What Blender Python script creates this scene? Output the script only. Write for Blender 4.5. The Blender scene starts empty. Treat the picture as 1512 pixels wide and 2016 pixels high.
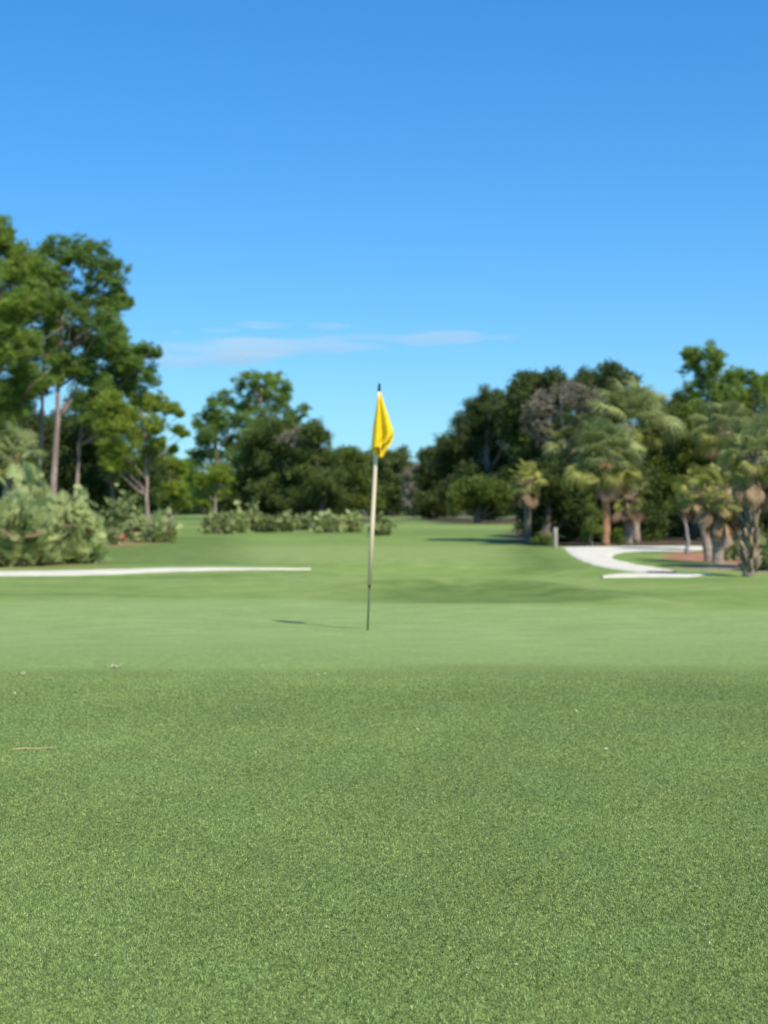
import bpy, math, random
import numpy as np
from mathutils import Vector

rng = np.random.default_rng(7)
random.seed(7)
F = 2912.0          # focal length in photograph pixels (1512 x 2016)
CAMZ = 1.0
scene = bpy.context.scene
COL = scene.collection
R = math.radians

# ------------------------------------------------------------------ materials
def new_mat(name):
    m = bpy.data.materials.new(name); m.use_nodes = True
    nt = m.node_tree; nt.nodes.clear()
    return m, nt, nt.nodes, nt.links

def ramp(N, stops):
    r = N.new('ShaderNodeValToRGB')
    el = r.color_ramp.elements
    el[0].position = stops[0][0]; el[0].color = (*stops[0][1], 1)
    el[1].position = stops[-1][0]; el[1].color = (*stops[-1][1], 1)
    for p, c in stops[1:-1]:
        e = el.new(p); e.color = (*c, 1)
    return r

def foliage_mat(name, dark, light, trans=0.28, rough=0.55, spec=0.25, extra=None):
    """leaf colour varies leaf by leaf through the 'tint' attribute"""
    m, nt, N, L = new_mat(name)
    a = N.new('ShaderNodeAttribute'); a.attribute_name = 'tint'
    mid = tuple((d + l) / 2 for d, l in zip(dark, light))
    stops = [(0.0, dark), (0.5, mid), (1.0, light)]
    if extra: stops = [(0.0, dark), (0.45, mid), (0.93, light), (1.0, extra)]
    r = ramp(N, stops); L.new(a.outputs['Fac'], r.inputs['Fac'])
    p = N.new('ShaderNodeBsdfPrincipled'); p.inputs['Roughness'].default_value = rough
    p.inputs['Specular IOR Level'].default_value = spec
    L.new(r.outputs['Color'], p.inputs['Base Color'])
    t = N.new('ShaderNodeBsdfTranslucent'); L.new(r.outputs['Color'], t.inputs['Color'])
    mx = N.new('ShaderNodeMixShader'); mx.inputs['Fac'].default_value = trans
    o = N.new('ShaderNodeOutputMaterial')
    L.new(p.outputs[0], mx.inputs[1]); L.new(t.outputs[0], mx.inputs[2]); L.new(mx.outputs[0], o.inputs['Surface'])
    return m

def surf_mat(name, c1, c2, scale=5.0, rough=0.85, bump=0.3, stretch=(1, 1, 1), detail=5, spec=0.2, sharp=0.25):
    m, nt, N, L = new_mat(name)
    tc = N.new('ShaderNodeTexCoord'); mp = N.new('ShaderNodeMapping'); mp.inputs['Scale'].default_value = stretch
    L.new(tc.outputs['Object'], mp.inputs['Vector'])
    n = N.new('ShaderNodeTexNoise'); n.inputs['Scale'].default_value = scale; n.inputs['Detail'].default_value = detail
    n.inputs['Roughness'].default_value = 0.65
    L.new(mp.outputs[0], n.inputs['Vector'])
    r = ramp(N, [(0.5 - sharp, c1), (0.5 + sharp, c2)]); L.new(n.outputs['Fac'], r.inputs['Fac'])
    p = N.new('ShaderNodeBsdfPrincipled'); p.inputs['Roughness'].default_value = rough
    p.inputs['Specular IOR Level'].default_value = spec
    L.new(r.outputs['Color'], p.inputs['Base Color'])
    b = N.new('ShaderNodeBump'); b.inputs['Strength'].default_value = bump; b.inputs['Distance'].default_value = 0.02
    L.new(n.outputs['Fac'], b.inputs['Height']); L.new(b.outputs[0], p.inputs['Normal'])
    o = N.new('ShaderNodeOutputMaterial'); L.new(p.outputs[0], o.inputs['Surface'])
    return m

M = {}
M['oak'] = foliage_mat('oak_leaves', (0.03, 0.052, 0.014), (0.14, 0.19, 0.045), 0.25, spec=0.2)
M['oak_mid'] = foliage_mat('mid_oak_leaves', (0.045, 0.072, 0.018), (0.20, 0.27, 0.06), 0.28, spec=0.2)
M['oak_green'] = foliage_mat('green_oak_leaves', (0.06, 0.10, 0.015), (0.22, 0.28, 0.045), 0.3)
M['far'] = foliage_mat('far_leaves', (0.06, 0.09, 0.022), (0.19, 0.24, 0.06), 0.28)
M['pine'] = foliage_mat('pine_needles', (0.10, 0.16, 0.022), (0.39, 0.53, 0.09), 0.40)
M['pine_dark'] = foliage_mat('dark_pine_needles', (0.075, 0.135, 0.024), (0.31, 0.46, 0.09), 0.38)
M['lime'] = foliage_mat('young_pine_needles', (0.14, 0.20, 0.02), (0.42, 0.52, 0.07), 0.38)
M['grey'] = foliage_mat('grey_moss_twigs', (0.12, 0.11, 0.075), (0.38, 0.34, 0.25), 0.1, rough=0.9, spec=0.05)
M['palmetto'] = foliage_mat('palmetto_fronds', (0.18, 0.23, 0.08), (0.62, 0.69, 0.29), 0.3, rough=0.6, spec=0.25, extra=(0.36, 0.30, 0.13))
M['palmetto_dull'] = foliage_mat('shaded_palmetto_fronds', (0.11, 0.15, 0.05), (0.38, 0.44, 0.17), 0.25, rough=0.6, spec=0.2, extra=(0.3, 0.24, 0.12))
M['palm'] = foliage_mat('palm_fronds', (0.11, 0.15, 0.05), (0.41, 0.46, 0.17), 0.28, rough=0.6, spec=0.25)
M['palm_yellow'] = foliage_mat('yellowing_palm_fronds', (0.14, 0.16, 0.03), (0.46, 0.46, 0.10), 0.25, rough=0.5, spec=0.35)
M['dead'] = foliage_mat('dead_palm_fronds', (0.14, 0.095, 0.055), (0.46, 0.33, 0.2), 0.2, rough=0.8, spec=0.1)
M['boot'] = foliage_mat('weathered_leaf_bases', (0.07, 0.055, 0.04), (0.34, 0.27, 0.19), 0.05, rough=0.9, spec=0.05)
M['pine_bark'] = surf_mat('pine_bark', (0.14, 0.10, 0.08), (0.46, 0.36, 0.30), 6, 0.95, 0.8, (1, 1, 0.35))
M['oak_bark'] = surf_mat('oak_bark', (0.08, 0.065, 0.05), (0.24, 0.2, 0.16), 6, 0.95, 0.8, (1, 1, 0.4))
M['grey_bark'] = surf_mat('weathered_bark', (0.18, 0.165, 0.14), (0.42, 0.39, 0.34), 6, 0.95, 0.6, (1, 1, 0.4))
M['palm_bark'] = surf_mat('smooth_palm_bark', (0.20, 0.10, 0.05), (0.5, 0.27, 0.15), 4, 0.9, 0.5, (1, 1, 2.5))
M['palm_grey'] = surf_mat('grey_palm_bark', (0.13, 0.10, 0.08), (0.46, 0.37, 0.29), 5, 0.9, 0.7, (1, 1, 2))
M['sand'] = surf_mat('pale_shell_sand', (0.48, 0.44, 0.34), (0.74, 0.70, 0.58), 2.2, 0.95, 0.4, detail=9)
M['pole'] = surf_mat('weathered_fibreglass', (0.70, 0.54, 0.37), (0.82, 0.66, 0.48), 2.2, 0.5, 0.02, (6, 6, 1.2), spec=0.4)
M['rod'] = surf_mat('dark_metal_rod', (0.02, 0.03, 0.025), (0.05, 0.06, 0.05), 6, 0.45, 0.02, spec=0.5)
M['tip'] = surf_mat('dark_rubber_tip', (0.02, 0.025, 0.03), (0.05, 0.055, 0.06), 6, 0.5, 0.02)
M['post'] = surf_mat('weathered_wood', (0.22, 0.20, 0.16), (0.42, 0.39, 0.33), 8, 0.9, 0.5, (3, 3, 0.5))
M['red'] = surf_mat('faded_red_paint', (0.30, 0.04, 0.035), (0.42, 0.08, 0.07), 6, 0.6, 0.05)
M['emblem'] = surf_mat('red_print', (0.26, 0.04, 0.01), (0.40, 0.07, 0.02), 60, 0.8, 0.05)
M['fleck'] = surf_mat('pale_dry_bits', (0.36, 0.34, 0.2), (0.6, 0.57, 0.4), 200, 0.9, 0.05)
M['needle'] = surf_mat('dry_needle', (0.34, 0.23, 0.10), (0.66, 0.50, 0.27), 30, 0.8, 0.05, (6, 1, 1))
M['fern'] = foliage_mat('fern_leaf', (0.2, 0.32, 0.04), (0.42, 0.58, 0.08), 0.3)

def flag_mat():
    m, nt, N, L = new_mat('yellow_flag_cloth')
    tc = N.new('ShaderNodeTexCoord')
    n = N.new('ShaderNodeTexNoise'); n.inputs['Scale'].default_value = 18; n.inputs['Detail'].default_value = 4
    L.new(tc.outputs['Object'], n.inputs['Vector'])
    r = ramp(N, [(0.3, (0.93, 0.70, 0.02)), (0.7, (0.98, 0.80, 0.05))]); L.new(n.outputs['Fac'], r.inputs['Fac'])
    p = N.new('ShaderNodeBsdfPrincipled'); p.inputs['Roughness'].default_value = 0.75
    p.inputs['Specular IOR Level'].default_value = 0.2
    L.new(r.outputs['Color'], p.inputs['Base Color'])
    t = N.new('ShaderNodeBsdfTranslucent'); L.new(r.outputs['Color'], t.inputs['Color'])
    mx = N.new('ShaderNodeMixShader'); mx.inputs['Fac'].default_value = 0.38
    o = N.new('ShaderNodeOutputMaterial')
    L.new(p.outputs[0], mx.inputs[1]); L.new(t.outputs[0], mx.inputs[2]); L.new(mx.outputs[0], o.inputs['Surface'])
    return m
M['flag'] = flag_mat()

# ------------------------------------------------------------------ mesh helpers
def link(o, parent=None):
    COL.objects.link(o)
    if parent is not None: o.parent = parent
    return o

def mesh_np(name, verts, faces, mat, parent=None, tint=None, smooth=False, loop_sizes=None):
    """verts (n,3); faces (m,k) int array, or a flat index array together with loop_sizes"""
    verts = np.asarray(verts, dtype=np.float32)
    me = bpy.data.meshes.new(name)
    if loop_sizes is None:
        faces = np.asarray(faces, dtype=np.int32); k = faces.shape[1]
        sizes = np.full(len(faces), k, dtype=np.int32); flat = faces.ravel()
    else:
        sizes = np.asarray(loop_sizes, dtype=np.int32); flat = np.asarray(faces, dtype=np.int32)
    me.vertices.add(len(verts)); me.vertices.foreach_set('co', verts.ravel())
    me.loops.add(len(flat)); me.loops.foreach_set('vertex_index', flat)
    me.polygons.add(len(sizes))
    starts = np.concatenate([[0], np.cumsum(sizes)[:-1]]).astype(np.int32)
    me.polygons.foreach_set('loop_start', starts)
    me.update(calc_edges=True)
    if smooth: me.polygons.foreach_set('use_smooth', np.ones(len(sizes), dtype=bool))
    if tint is not None:
        at = me.attributes.new('tint', 'FLOAT', 'POINT'); at.data.foreach_set('value', np.asarray(tint, dtype=np.float32))
    me.validate()
    if mat: me.materials.append(mat)
    return link(bpy.data.objects.new(name, me), parent)

class Geo:
    """collects shapes of one part"""
    def __init__(s): s.v = []; s.f = []; s.n = []; s.t = []; s.c = 0
    def add(s, verts, faces, tint=0.5):
        verts = np.asarray(verts, float)
        for f in faces:
            s.f.extend(int(i) + s.c for i in f); s.n.append(len(f))
        s.v.append(verts); s.t.append(np.full(len(verts), tint)); s.c += len(verts)
    def tube(s, pts, rads, seg=9, tint=0.5, cap=True):
        pts = [np.array(p, float) for p in pts]; rings = []
        for i, p in enumerate(pts):
            d = pts[min(i + 1, len(pts) - 1)] - pts[max(i - 1, 0)]
            d = d / (np.linalg.norm(d) + 1e-9)
            up = np.array([0, 0, 1.0]) if abs(d[2]) < 0.9 else np.array([1.0, 0, 0])
            a = np.cross(d, up); a /= np.linalg.norm(a); b = np.cross(d, a)
            th = np.arange(seg) * 2 * math.pi / seg
            rings.append(p + rads[i] * (np.outer(np.cos(th), a) + np.outer(np.sin(th), b)))
        v = np.vstack(rings); f = []
        for i in range(len(pts) - 1):
            for j in range(seg):
                k = (j + 1) % seg
                f.append((i * seg + j, i * seg + k, (i + 1) * seg + k, (i + 1) * seg + j))
        if cap:
            f.append(tuple(range(seg))[::-1]); f.append(tuple((len(pts) - 1) * seg + j for j in range(seg)))
        s.add(v, f, tint)
    def build(s, name, mat, parent=None, smooth=True):
        return mesh_np(name, np.vstack(s.v), np.array(s.f), mat, parent, np.concatenate(s.t), smooth, s.n)

def stamp(proto_v, proto_f, mats, pos, tints):
    """copies of a small prototype (pv (k,3), pf list of tris) under (n,3,3) matrices"""
    n = len(pos); k = len(proto_v)
    v = np.einsum('nij,kj->nki', mats, proto_v) + pos[:, None, :]
    f = (proto_f[None] + (np.arange(n) * k)[:, None, None]).reshape(-1, proto_f.shape[1])
    return v.reshape(-1, 3), f, np.repeat(tints, k)

def merge(parts):
    vs, fs, ts = [], [], []; c = 0
    for v, f, t in parts:
        vs.append(v); fs.append(f + c); ts.append(t); c += len(v)
    return np.vstack(vs), np.vstack(fs), np.concatenate(ts)

def rand_rot(n, g):
    q = g.normal(size=(n, 4)); q /= np.linalg.norm(q, axis=1)[:, None]
    w, x, y, z = q.T
    return np.stack([np.stack([1 - 2 * (y * y + z * z), 2 * (x * y - z * w), 2 * (x * z + y * w)], 1),
                     np.stack([2 * (x * y + z * w), 1 - 2 * (x * x + z * z), 2 * (y * z - x * w)], 1),
                     np.stack([2 * (x * z - y * w), 2 * (y * z + x * w), 1 - 2 * (x * x + y * y)], 1)], 1)

def frame_from(d, roll, g=None):
    """matrices whose x axis is d, z axis as upward as possible, turned by roll about d"""
    d = d / np.linalg.norm(d, axis=1)[:, None]
    up = np.tile(np.array([0.0, 0, 1]), (len(d), 1)); steep = np.abs(d[:, 2]) > 0.97
    up[steep] = np.array([1.0, 0.2, 0])
    y = np.cross(up, d); y /= np.linalg.norm(y, axis=1)[:, None]
    z = np.cross(d, y)
    c, s = np.cos(roll)[:, None], np.sin(roll)[:, None]
    y2 = c * y + s * z; z2 = -s * y + c * z
    return np.stack([d, y2, z2], axis=2)

def props(o, label=None, cat=None, group=None, kind=None):
    if label: o['label'] = label
    if cat: o['category'] = cat
    if group: o['group'] = group
    if kind: o['kind'] = kind
    return o

def empty(name, loc):
    o = bpy.data.objects.new(name, None); o.location = loc; o.empty_display_size = 0.3
    return link(o)

# ------------------------------------------------------------------ terrain
PATH_A = [(-40, 12), (-26, 16.5), (-16, 20.2), (-10, 22.0), (-6.1, 23.4), (-3.1, 25.4), (-2.2, 25.95), (-1.3, 26.25)]
WID_A = [1.1, 1.1, 1.1, 1.0, .92, .55, .24, .02]
PATH_C = [(3.35, 22.75), (3.8, 23.1), (4.25, 23.35), (4.8, 23.6), (5.2, 23.6)]
WID_C = [.03, .5, .85, .5, .05]
SWALE = [(-0.2, 26.5), (1.2, 26.4), (2.2, 25.3)]
# path going away on the right: (left x, y) (right x, y)
PATH_B = [((4.35, 24.75), (4.95, 24.85)), ((4.1, 26.3), (5.05, 26.0)), ((3.95, 28.5), (4.85, 28.2)), ((4.05, 31.7), (4.85, 31)),
          ((4.4, 36), (5.6, 35)), ((4.75, 39.5), (6.7, 37.8)), ((5.0, 41.9), (8.2, 38.8)), ((7.5, 42.8), (9.6, 40.6)), ((11, 43.0), (12.0, 41.4)), ((20, 42.8), (20, 41.2)), ((34, 40.5), (34, 38.9))]

def seg_dist(x, y, pts):
    d = np.full(np.shape(x), 1e9)
    for (x0, y0), (x1, y1) in zip(pts[:-1], pts[1:]):
        vx, vy = x1 - x0, y1 - y0
        t = np.clip(((x - x0) * vx + (y - y0) * vy) / (vx * vx + vy * vy), 0, 1)
        d = np.minimum(d, np.hypot(x - x0 - t * vx, y - y0 - t * vy))
    return d

def sm(e0, e1, x):
    t = np.clip((np.asarray(x, float) - e0) / (e1 - e0), 0, 1); return t * t * (3 - 2 * t)

CREST = [(-1.2, 17.2), (-0.74, 18.5), (-0.1, 19.9), (1.0, 20.7), (2.0, 20.0), (2.7, 17.9), (3.3, 15.9)]
def H(x, y):
    x = np.asarray(x, float); y = np.asarray(y, float)
    z = np.interp(y, [-50, 2, 9, 9.6, 14, 17, 21, 28, 43, 60, 80, 110, 135, 170, 250, 400, 3000],
                     [0.1, 0.0, 0.0, 0.02, -0.045, -0.02, 0.0, 0.0, 0.0, 0.03, 0.18, 0.43, 0.52, 0.45, 0.3, 0.2, 0.2])
    # little rim and swale behind the green
    d = seg_dist(x, y, CREST)
    z = z + 0.10 * np.exp(-(d / 0.36) ** 2) * sm(3.6, 2.0, x) * sm(-1.3, 0.2, x)
    e = np.sqrt(((x - 1.0) / 2.1) ** 2 + ((y - 18.0) / 1.7) ** 2)
    z = z - 0.045 * sm(1.1, 0.2, e)
    # dip that hides the middle of the cart path
    dp = seg_dist(x, y, SWALE)
    z = z - 0.16 * np.exp(-(dp / 1.75) ** 4) * sm(-1.3, -0.2, x) * sm(3.9, 2.9, x)
    # soft rolling, stronger to the sides and further out
    z = z + 0.05 * np.sin(x * 0.35 + 1.0) * np.sin(y * 0.22) * sm(16, 30, y) * sm(70, 45, y)
    z = z + 0.012 * np.sin(x * 1.1 + y * 0.7) * sm(10, 13, y) * sm(40, 25, y)
    z = z + 0.5 * sm(9, 30, np.abs(x)) * sm(20, 45, y) * sm(400, 150, y) * 0.6
    return z

def gz(x, y): return float(H(np.array([x]), np.array([y]))[0])

def poly_mask(x, y, poly, soft):
    """soft inside mask of a polygon"""
    inside = np.zeros(x.shape, bool); n = len(poly)
    for i in range(n):
        x0, y0 = poly[i]; x1, y1 = poly[(i + 1) % n]
        c = ((y0 > y) != (y1 > y))
        xi = (x1 - x0) * (y - y0) / ((y1 - y0) if y1 != y0 else 1e-9) + x0
        inside ^= c & (x < xi)
    d = seg_dist(x, y, list(poly) + [poly[0]])
    return sm(-soft, soft, np.where(inside, d, -d))

def axis(segs):
    out = []
    for a, b, st in segs: out.extend(np.arange(a, b, st))
    return np.array(out)
neg = -np.geomspace(12, 2500, 42)[::-1]
xs = np.concatenate([neg, axis([(-11.8, 11.9, 0.14)]), np.geomspace(12, 2500, 42)])
ys = np.concatenate([axis([(-60, -4, 8), (-4, 2, 1), (2, 14, 0.2), (14, 50, 0.14), (50, 90, 0.8), (90, 200, 3)]), np.geomspace(200, 3000, 30)])
X, Y = np.meshgrid(xs, ys); shp = X.shape
xf, yf = X.ravel(), Y.ravel()
nx, ny = len(xs), len(ys)
idx = np.arange(nx * ny).reshape(ny, nx)
fc = np.stack([idx[:-1, :-1], idx[:-1, 1:], idx[1:, 1:], idx[1:, :-1]], -1).reshape(-1, 4)

def terrain_mat():
    m, nt, N, L = new_mat('turf')
    geo = N.new('ShaderNodeNewGeometry')
    def noise(scale, detail=4, rough=0.6, st=(1, 1, 1)):
        mp = N.new('ShaderNodeMapping'); mp.inputs['Scale'].default_value = st
        L.new(geo.outputs['Position'], mp.inputs['Vector'])
        n = N.new('ShaderNodeTexNoise'); n.inputs['Scale'].default_value = scale
        n.inputs['Detail'].default_value = detail; n.inputs['Roughness'].default_value = rough
        L.new(mp.outputs[0], n.inputs['Vector']); return n
    def attr(a):
        n = N.new('ShaderNodeAttribute'); n.attribute_name = a; return n.outputs['Fac']
    def mix(fac, a, b):
        n = N.new('ShaderNodeMix'); n.data_type = 'RGBA'
        if isinstance(fac, float): n.inputs[0].default_value = fac
        else: L.new(fac, n.inputs[0])
        L.new(a, n.inputs[6]); L.new(b, n.inputs[7]); return n.outputs[2]
    def band(nz, c1, c2, lo=0.35, hi=0.65):
        r = ramp(N, [(lo, c1), (hi, c2)]); L.new(nz.outputs['Fac'], r.inputs['Fac']); return r.outputs['Color']
    n_big = noise(0.35, 5, 0.6); n_mid = noise(2.2, 5, 0.65); n_fine = noise(90, 3, 0.7); n_green = noise(1.0, 7, 0.78, (0.45, 1.3, 1))
    fair = band(n_big, (0.135, 0.215, 0.042), (0.20, 0.29, 0.065))
    fair = mix(0.4, fair, band(n_mid, (0.125, 0.185, 0.045), (0.26, 0.33, 0.105)))
    fringe = band(n_fine, (0.06, 0.085, 0.025), (0.24, 0.31, 0.10))
    green = band(n_green, (0.16, 0.245, 0.055), (0.255, 0.345, 0.095), 0.36, 0.64)
    n_g2 = noise(24, 4, 0.75, (1.0, 0.55, 1)); n_g3 = noise(4.5, 5, 0.75, (0.35, 1.1, 1))
    green = mix(0.42, green, band(n_g2, (0.075, 0.135, 0.028), (0.35, 0.46, 0.145), 0.34, 0.66))
    green = mix(0.4, green, band(n_g3, (0.10, 0.165, 0.045), (0.36, 0.44, 0.18), 0.36, 0.64))
    green = mix(attr('apron'), green, band(n_g2, (0.095, 0.165, 0.036), (0.235, 0.33, 0.09), 0.3, 0.7))
    gfine = band(n_fine, (0.13, 0.20, 0.055), (0.34, 0.42, 0.17), 0.25, 0.75)
    green = mix(0.35, green, gfine)
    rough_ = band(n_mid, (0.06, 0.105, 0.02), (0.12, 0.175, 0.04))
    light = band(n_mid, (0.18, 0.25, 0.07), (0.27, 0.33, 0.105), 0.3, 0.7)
    dry = band(n_mid, (0.16, 0.15, 0.07), (0.34, 0.28, 0.17), 0.35, 0.65)
    straw = band(n_mid, (0.25, 0.11, 0.06), (0.42, 0.21, 0.13), 0.35, 0.65)
    litter = band(n_mid, (0.05, 0.04, 0.025), (0.13, 0.09, 0.06), 0.35, 0.65)
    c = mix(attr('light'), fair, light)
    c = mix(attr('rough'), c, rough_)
    c = mix(attr('green'), c, green)
    c = mix(attr('fringe'), c, fringe)
    c = mix(attr('dry'), c, dry)
    c = mix(attr('straw'), c, straw)
    c = mix(attr('litter'), c, litter)
    p = N.new('ShaderNodeBsdfPrincipled'); p.inputs['Roughness'].default_value = 0.9
    p.inputs['Specular IOR Level'].default_value = 0.12
    L.new(c, p.inputs['Base Color'])
    b = N.new('ShaderNodeBump'); b.inputs['Strength'].default_value = 0.5; b.inputs['Distance'].default_value = 0.006
    L.new(n_fine.outputs['Fac'], b.inputs['Height']); L.new(b.outputs[0], p.inputs['Normal'])
    o = N.new('ShaderNodeOutputMaterial'); L.new(p.outputs[0], o.inputs['Surface'])
    return m

ground = mesh_np('ground', np.stack([xf, yf, H(xf, yf)], 1), fc, terrain_mat(), smooth=True)
props(ground, kind='structure')
def wob(x, y, k, a): return a * (np.sin(x * k + 1.3) * 0.6 + np.sin(x * k * 2.3 + 0.5 + y * 0.3) * 0.4)
def set_attr(o, name, val):
    at = o.data.attributes.new(name, 'FLOAT', 'POINT'); at.data.foreach_set('value', np.asarray(val, dtype=np.float32))
def edge_y(x): return 9.42 + 0.10 * np.sin(x * 0.9 + 0.4) + 0.05 * np.sin(x * 2.7)
back = np.interp(xf, [-40, -9, -4, -1, 0, 1.5, 3, 5, 9, 40], [14, 16.2, 17.0, 17.2, 16.8, 16.2, 15.6, 15.9, 15.2, 14])
fringe = sm(0.1, -0.25, yf - edge_y(xf))
green = sm(0.6, -0.5, yf - back - wob(xf, yf, 0.8, 0.25)) * (1 - fringe)
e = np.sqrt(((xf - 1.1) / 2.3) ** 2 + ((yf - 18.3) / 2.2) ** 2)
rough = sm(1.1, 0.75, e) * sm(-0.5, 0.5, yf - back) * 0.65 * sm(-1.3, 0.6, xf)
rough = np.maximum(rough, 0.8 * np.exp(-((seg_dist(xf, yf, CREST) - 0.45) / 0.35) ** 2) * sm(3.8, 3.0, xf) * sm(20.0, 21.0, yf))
rough = np.maximum(rough, 0.4 * poly_mask(xf, yf, [(-9, 17), (-3.4, 17.6), (-1.3, 17.9), (-3.5, 18.4), (-9, 18.6)], 0.4))
rough = np.maximum(rough, 0.5 * poly_mask(xf, yf, [(-14, 21), (-6, 21.6), (-2.4, 22.6), (-2, 23.7), (-6, 21.9), (-14, 19.5)], 0.4))
rough = np.maximum(rough, 0.6 * poly_mask(xf, yf, [(-30, 26), (-5.5, 26.6), (-2.6, 29), (-3.2, 33), (-4.5, 46), (-6, 60), (-60, 60)], 1.0))
rough = np.maximum(rough, 0.7 * poly_mask(xf, yf, [(2.5, 27), (3.6, 27), (3.9, 36), (4.7, 43), (4.2, 44), (3.2, 38)], 0.7))
rough = np.maximum(rough, 0.35 * sm(0.3, 0.7, 0.5 + 0.5 * np.sin(yf * 0.21 + 0.6 * np.sin(xf * 0.15))) * sm(48, 60, yf))
light = 0.9 * poly_mask(xf, yf, [(-6, 31), (-2, 29), (2.0, 28.5), (3.0, 34), (3.6, 42), (-1, 43.5), (-5.5, 42)], 1.6)
light = np.maximum(light, 0.7 * sm(0.5, 0.0, np.abs(yf - 22.2 - wob(xf, yf, 0.4, 0.3)) - 0.9) * sm(-3, -1, xf) * sm(4.0, 2.8, xf))
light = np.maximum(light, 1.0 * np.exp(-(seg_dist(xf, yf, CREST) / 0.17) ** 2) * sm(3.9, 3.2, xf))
light = np.maximum(light, 0.5 * sm(30, 20, yf) * sm(16, 18, yf) * (0.5 + 0.5 * np.sin(yf * 1.9 + xf * 0.25)))
light = np.maximum(light, 0.35 * sm(60, 80, yf))
dry = poly_mask(xf, yf, [(5.1, 26.8), (6.2, 24.5), (7.2, 21.5), (12, 19), (60, 15), (60, 60), (14, 60), (13, 38), (7.5, 33), (6.4, 28.5)], 0.5)
straw = poly_mask(xf, yf, [(5.9, 30.5), (6.3, 33.5), (7.4, 38), (11, 38.5), (13, 34), (9, 30.0), (7.0, 28.6)], 0.35)
straw = np.maximum(straw, 0.7 * poly_mask(xf, yf, [(-10, 40), (-7.9, 42), (-7.0, 46.5), (-9, 48), (-14, 48), (-14, 38)], 0.7))
straw = np.maximum(straw, 0.45 * poly_mask(xf, yf, [(-30, 23.0), (-8, 25.2), (-5.0, 26.8), (-5.5, 27.6), (-30, 27)], 0.5))
litter = poly_mask(xf, yf, [(3.8, 46), (5.1, 43.6), (9, 43.3), (40, 43.3), (60, 47), (60, 110), (12, 110), (6, 70), (4.2, 50)], 0.8)
litter = np.maximum(litter, poly_mask(xf, yf, [(-13, 49), (-13, 58), (-15, 75), (-24, 110), (-80, 110), (-80, 30), (-12, 29)], 1.5))
litter = np.maximum(litter, 0.9 * poly_mask(xf, yf, [(-10, 94), (-1, 93), (1.0, 97), (0, 120), (-12, 130)], 2))
litter = np.maximum(litter, 0.9 * sm(200, 215, yf))
litter = np.maximum(litter, 0.9 * poly_mask(xf, yf, [(5, 90), (30, 80), (80, 120), (3, 150), (3.0, 100)], 2))
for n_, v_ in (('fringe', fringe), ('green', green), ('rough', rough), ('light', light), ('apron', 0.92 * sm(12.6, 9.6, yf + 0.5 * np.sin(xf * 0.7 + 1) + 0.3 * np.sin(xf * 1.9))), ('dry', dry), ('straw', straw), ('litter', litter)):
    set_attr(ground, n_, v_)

# sky is the world; clouds are real wisps (below)
# ---- cart path
def drape(rows, name, cross=8):
    """rows: list of (left xy, right xy)"""
    dense = []
    for (l0, r0), (l1, r1) in zip(rows[:-1], rows[1:]):
        n = max(2, int(math.dist(l0, l1) / 0.25) + 1)
        for i in range(n):
            t = i / n
            dense.append(((l0[0] + (l1[0] - l0[0]) * t, l0[1] + (l1[1] - l0[1]) * t), (r0[0] + (r1[0] - r0[0]) * t, r0[1] + (r1[1] - r0[1]) * t)))
    dense.append(rows[-1]); v = []
    for i, (l, r) in enumerate(dense):
        wl, wr = 0.05 * math.sin(i * 0.9) + 0.04 * math.sin(i * 2.3), 0.05 * math.sin(i * 0.7 + 2) + 0.04 * math.sin(i * 1.9)
        for j in range(cross + 1):
            t = j / cross; t2 = t * (1 + wr * 0.4) - wl * 0.4 * (1 - t)
            v.append((l[0] + (r[0] - l[0]) * t2, l[1] + (r[1] - l[1]) * t2))
    v = np.array(v); c = cross + 1; n = len(dense)
    edge = np.tile(np.array([0] + [1] * (cross - 1) + [0]), n)
    z = H(v[:, 0], v[:, 1]) + np.where(edge > 0, 0.022, -0.02)
    ii = np.arange(n * c).reshape(n, c)
    f = np.stack([ii[:-1, :-1], ii[:-1, 1:], ii[1:, 1:], ii[1:, :-1]], -1).reshape(-1, 4)
    return props(mesh_np(name, np.column_stack([v, z]), f, M['sand'], smooth=True), kind='structure')

def catmull(P, n=8):
    P = np.array(P, float); out = []
    Q = np.vstack([2 * P[0] - P[1], P, 2 * P[-1] - P[-2]])
    for i in range(1, len(Q) - 2):
        for t in np.arange(n) / n:
            out.append(0.5 * (2 * Q[i] + (Q[i + 1] - Q[i - 1]) * t + (2 * Q[i - 1] - 5 * Q[i] + 4 * Q[i + 1] - Q[i + 2]) * t ** 2 + (3 * Q[i] - Q[i - 1] - 3 * Q[i + 1] + Q[i + 2]) * t ** 3))
    out.append(P[-1]); return np.array(out)
for P_, W_ in ((PATH_A, WID_A), (PATH_C, WID_C)):
    ca = catmull([(*p, w) for p, w in zip(P_, W_)])
    tg = np.gradient(ca[:, :2], axis=0); tg /= np.linalg.norm(tg, axis=1)[:, None]
    nrm = np.column_stack([-tg[:, 1], tg[:, 0]])
    drape([(tuple(c[:2] + n_ * c[2]), tuple(c[:2] - n_ * c[2])) for c, n_ in zip(ca, nrm)], 'cart_path')
cb = catmull([(*l, *r) for l, r in PATH_B], 6)
drape([((c[0], c[1]), (c[2], c[3])) for c in cb], 'cart_path')

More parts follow.
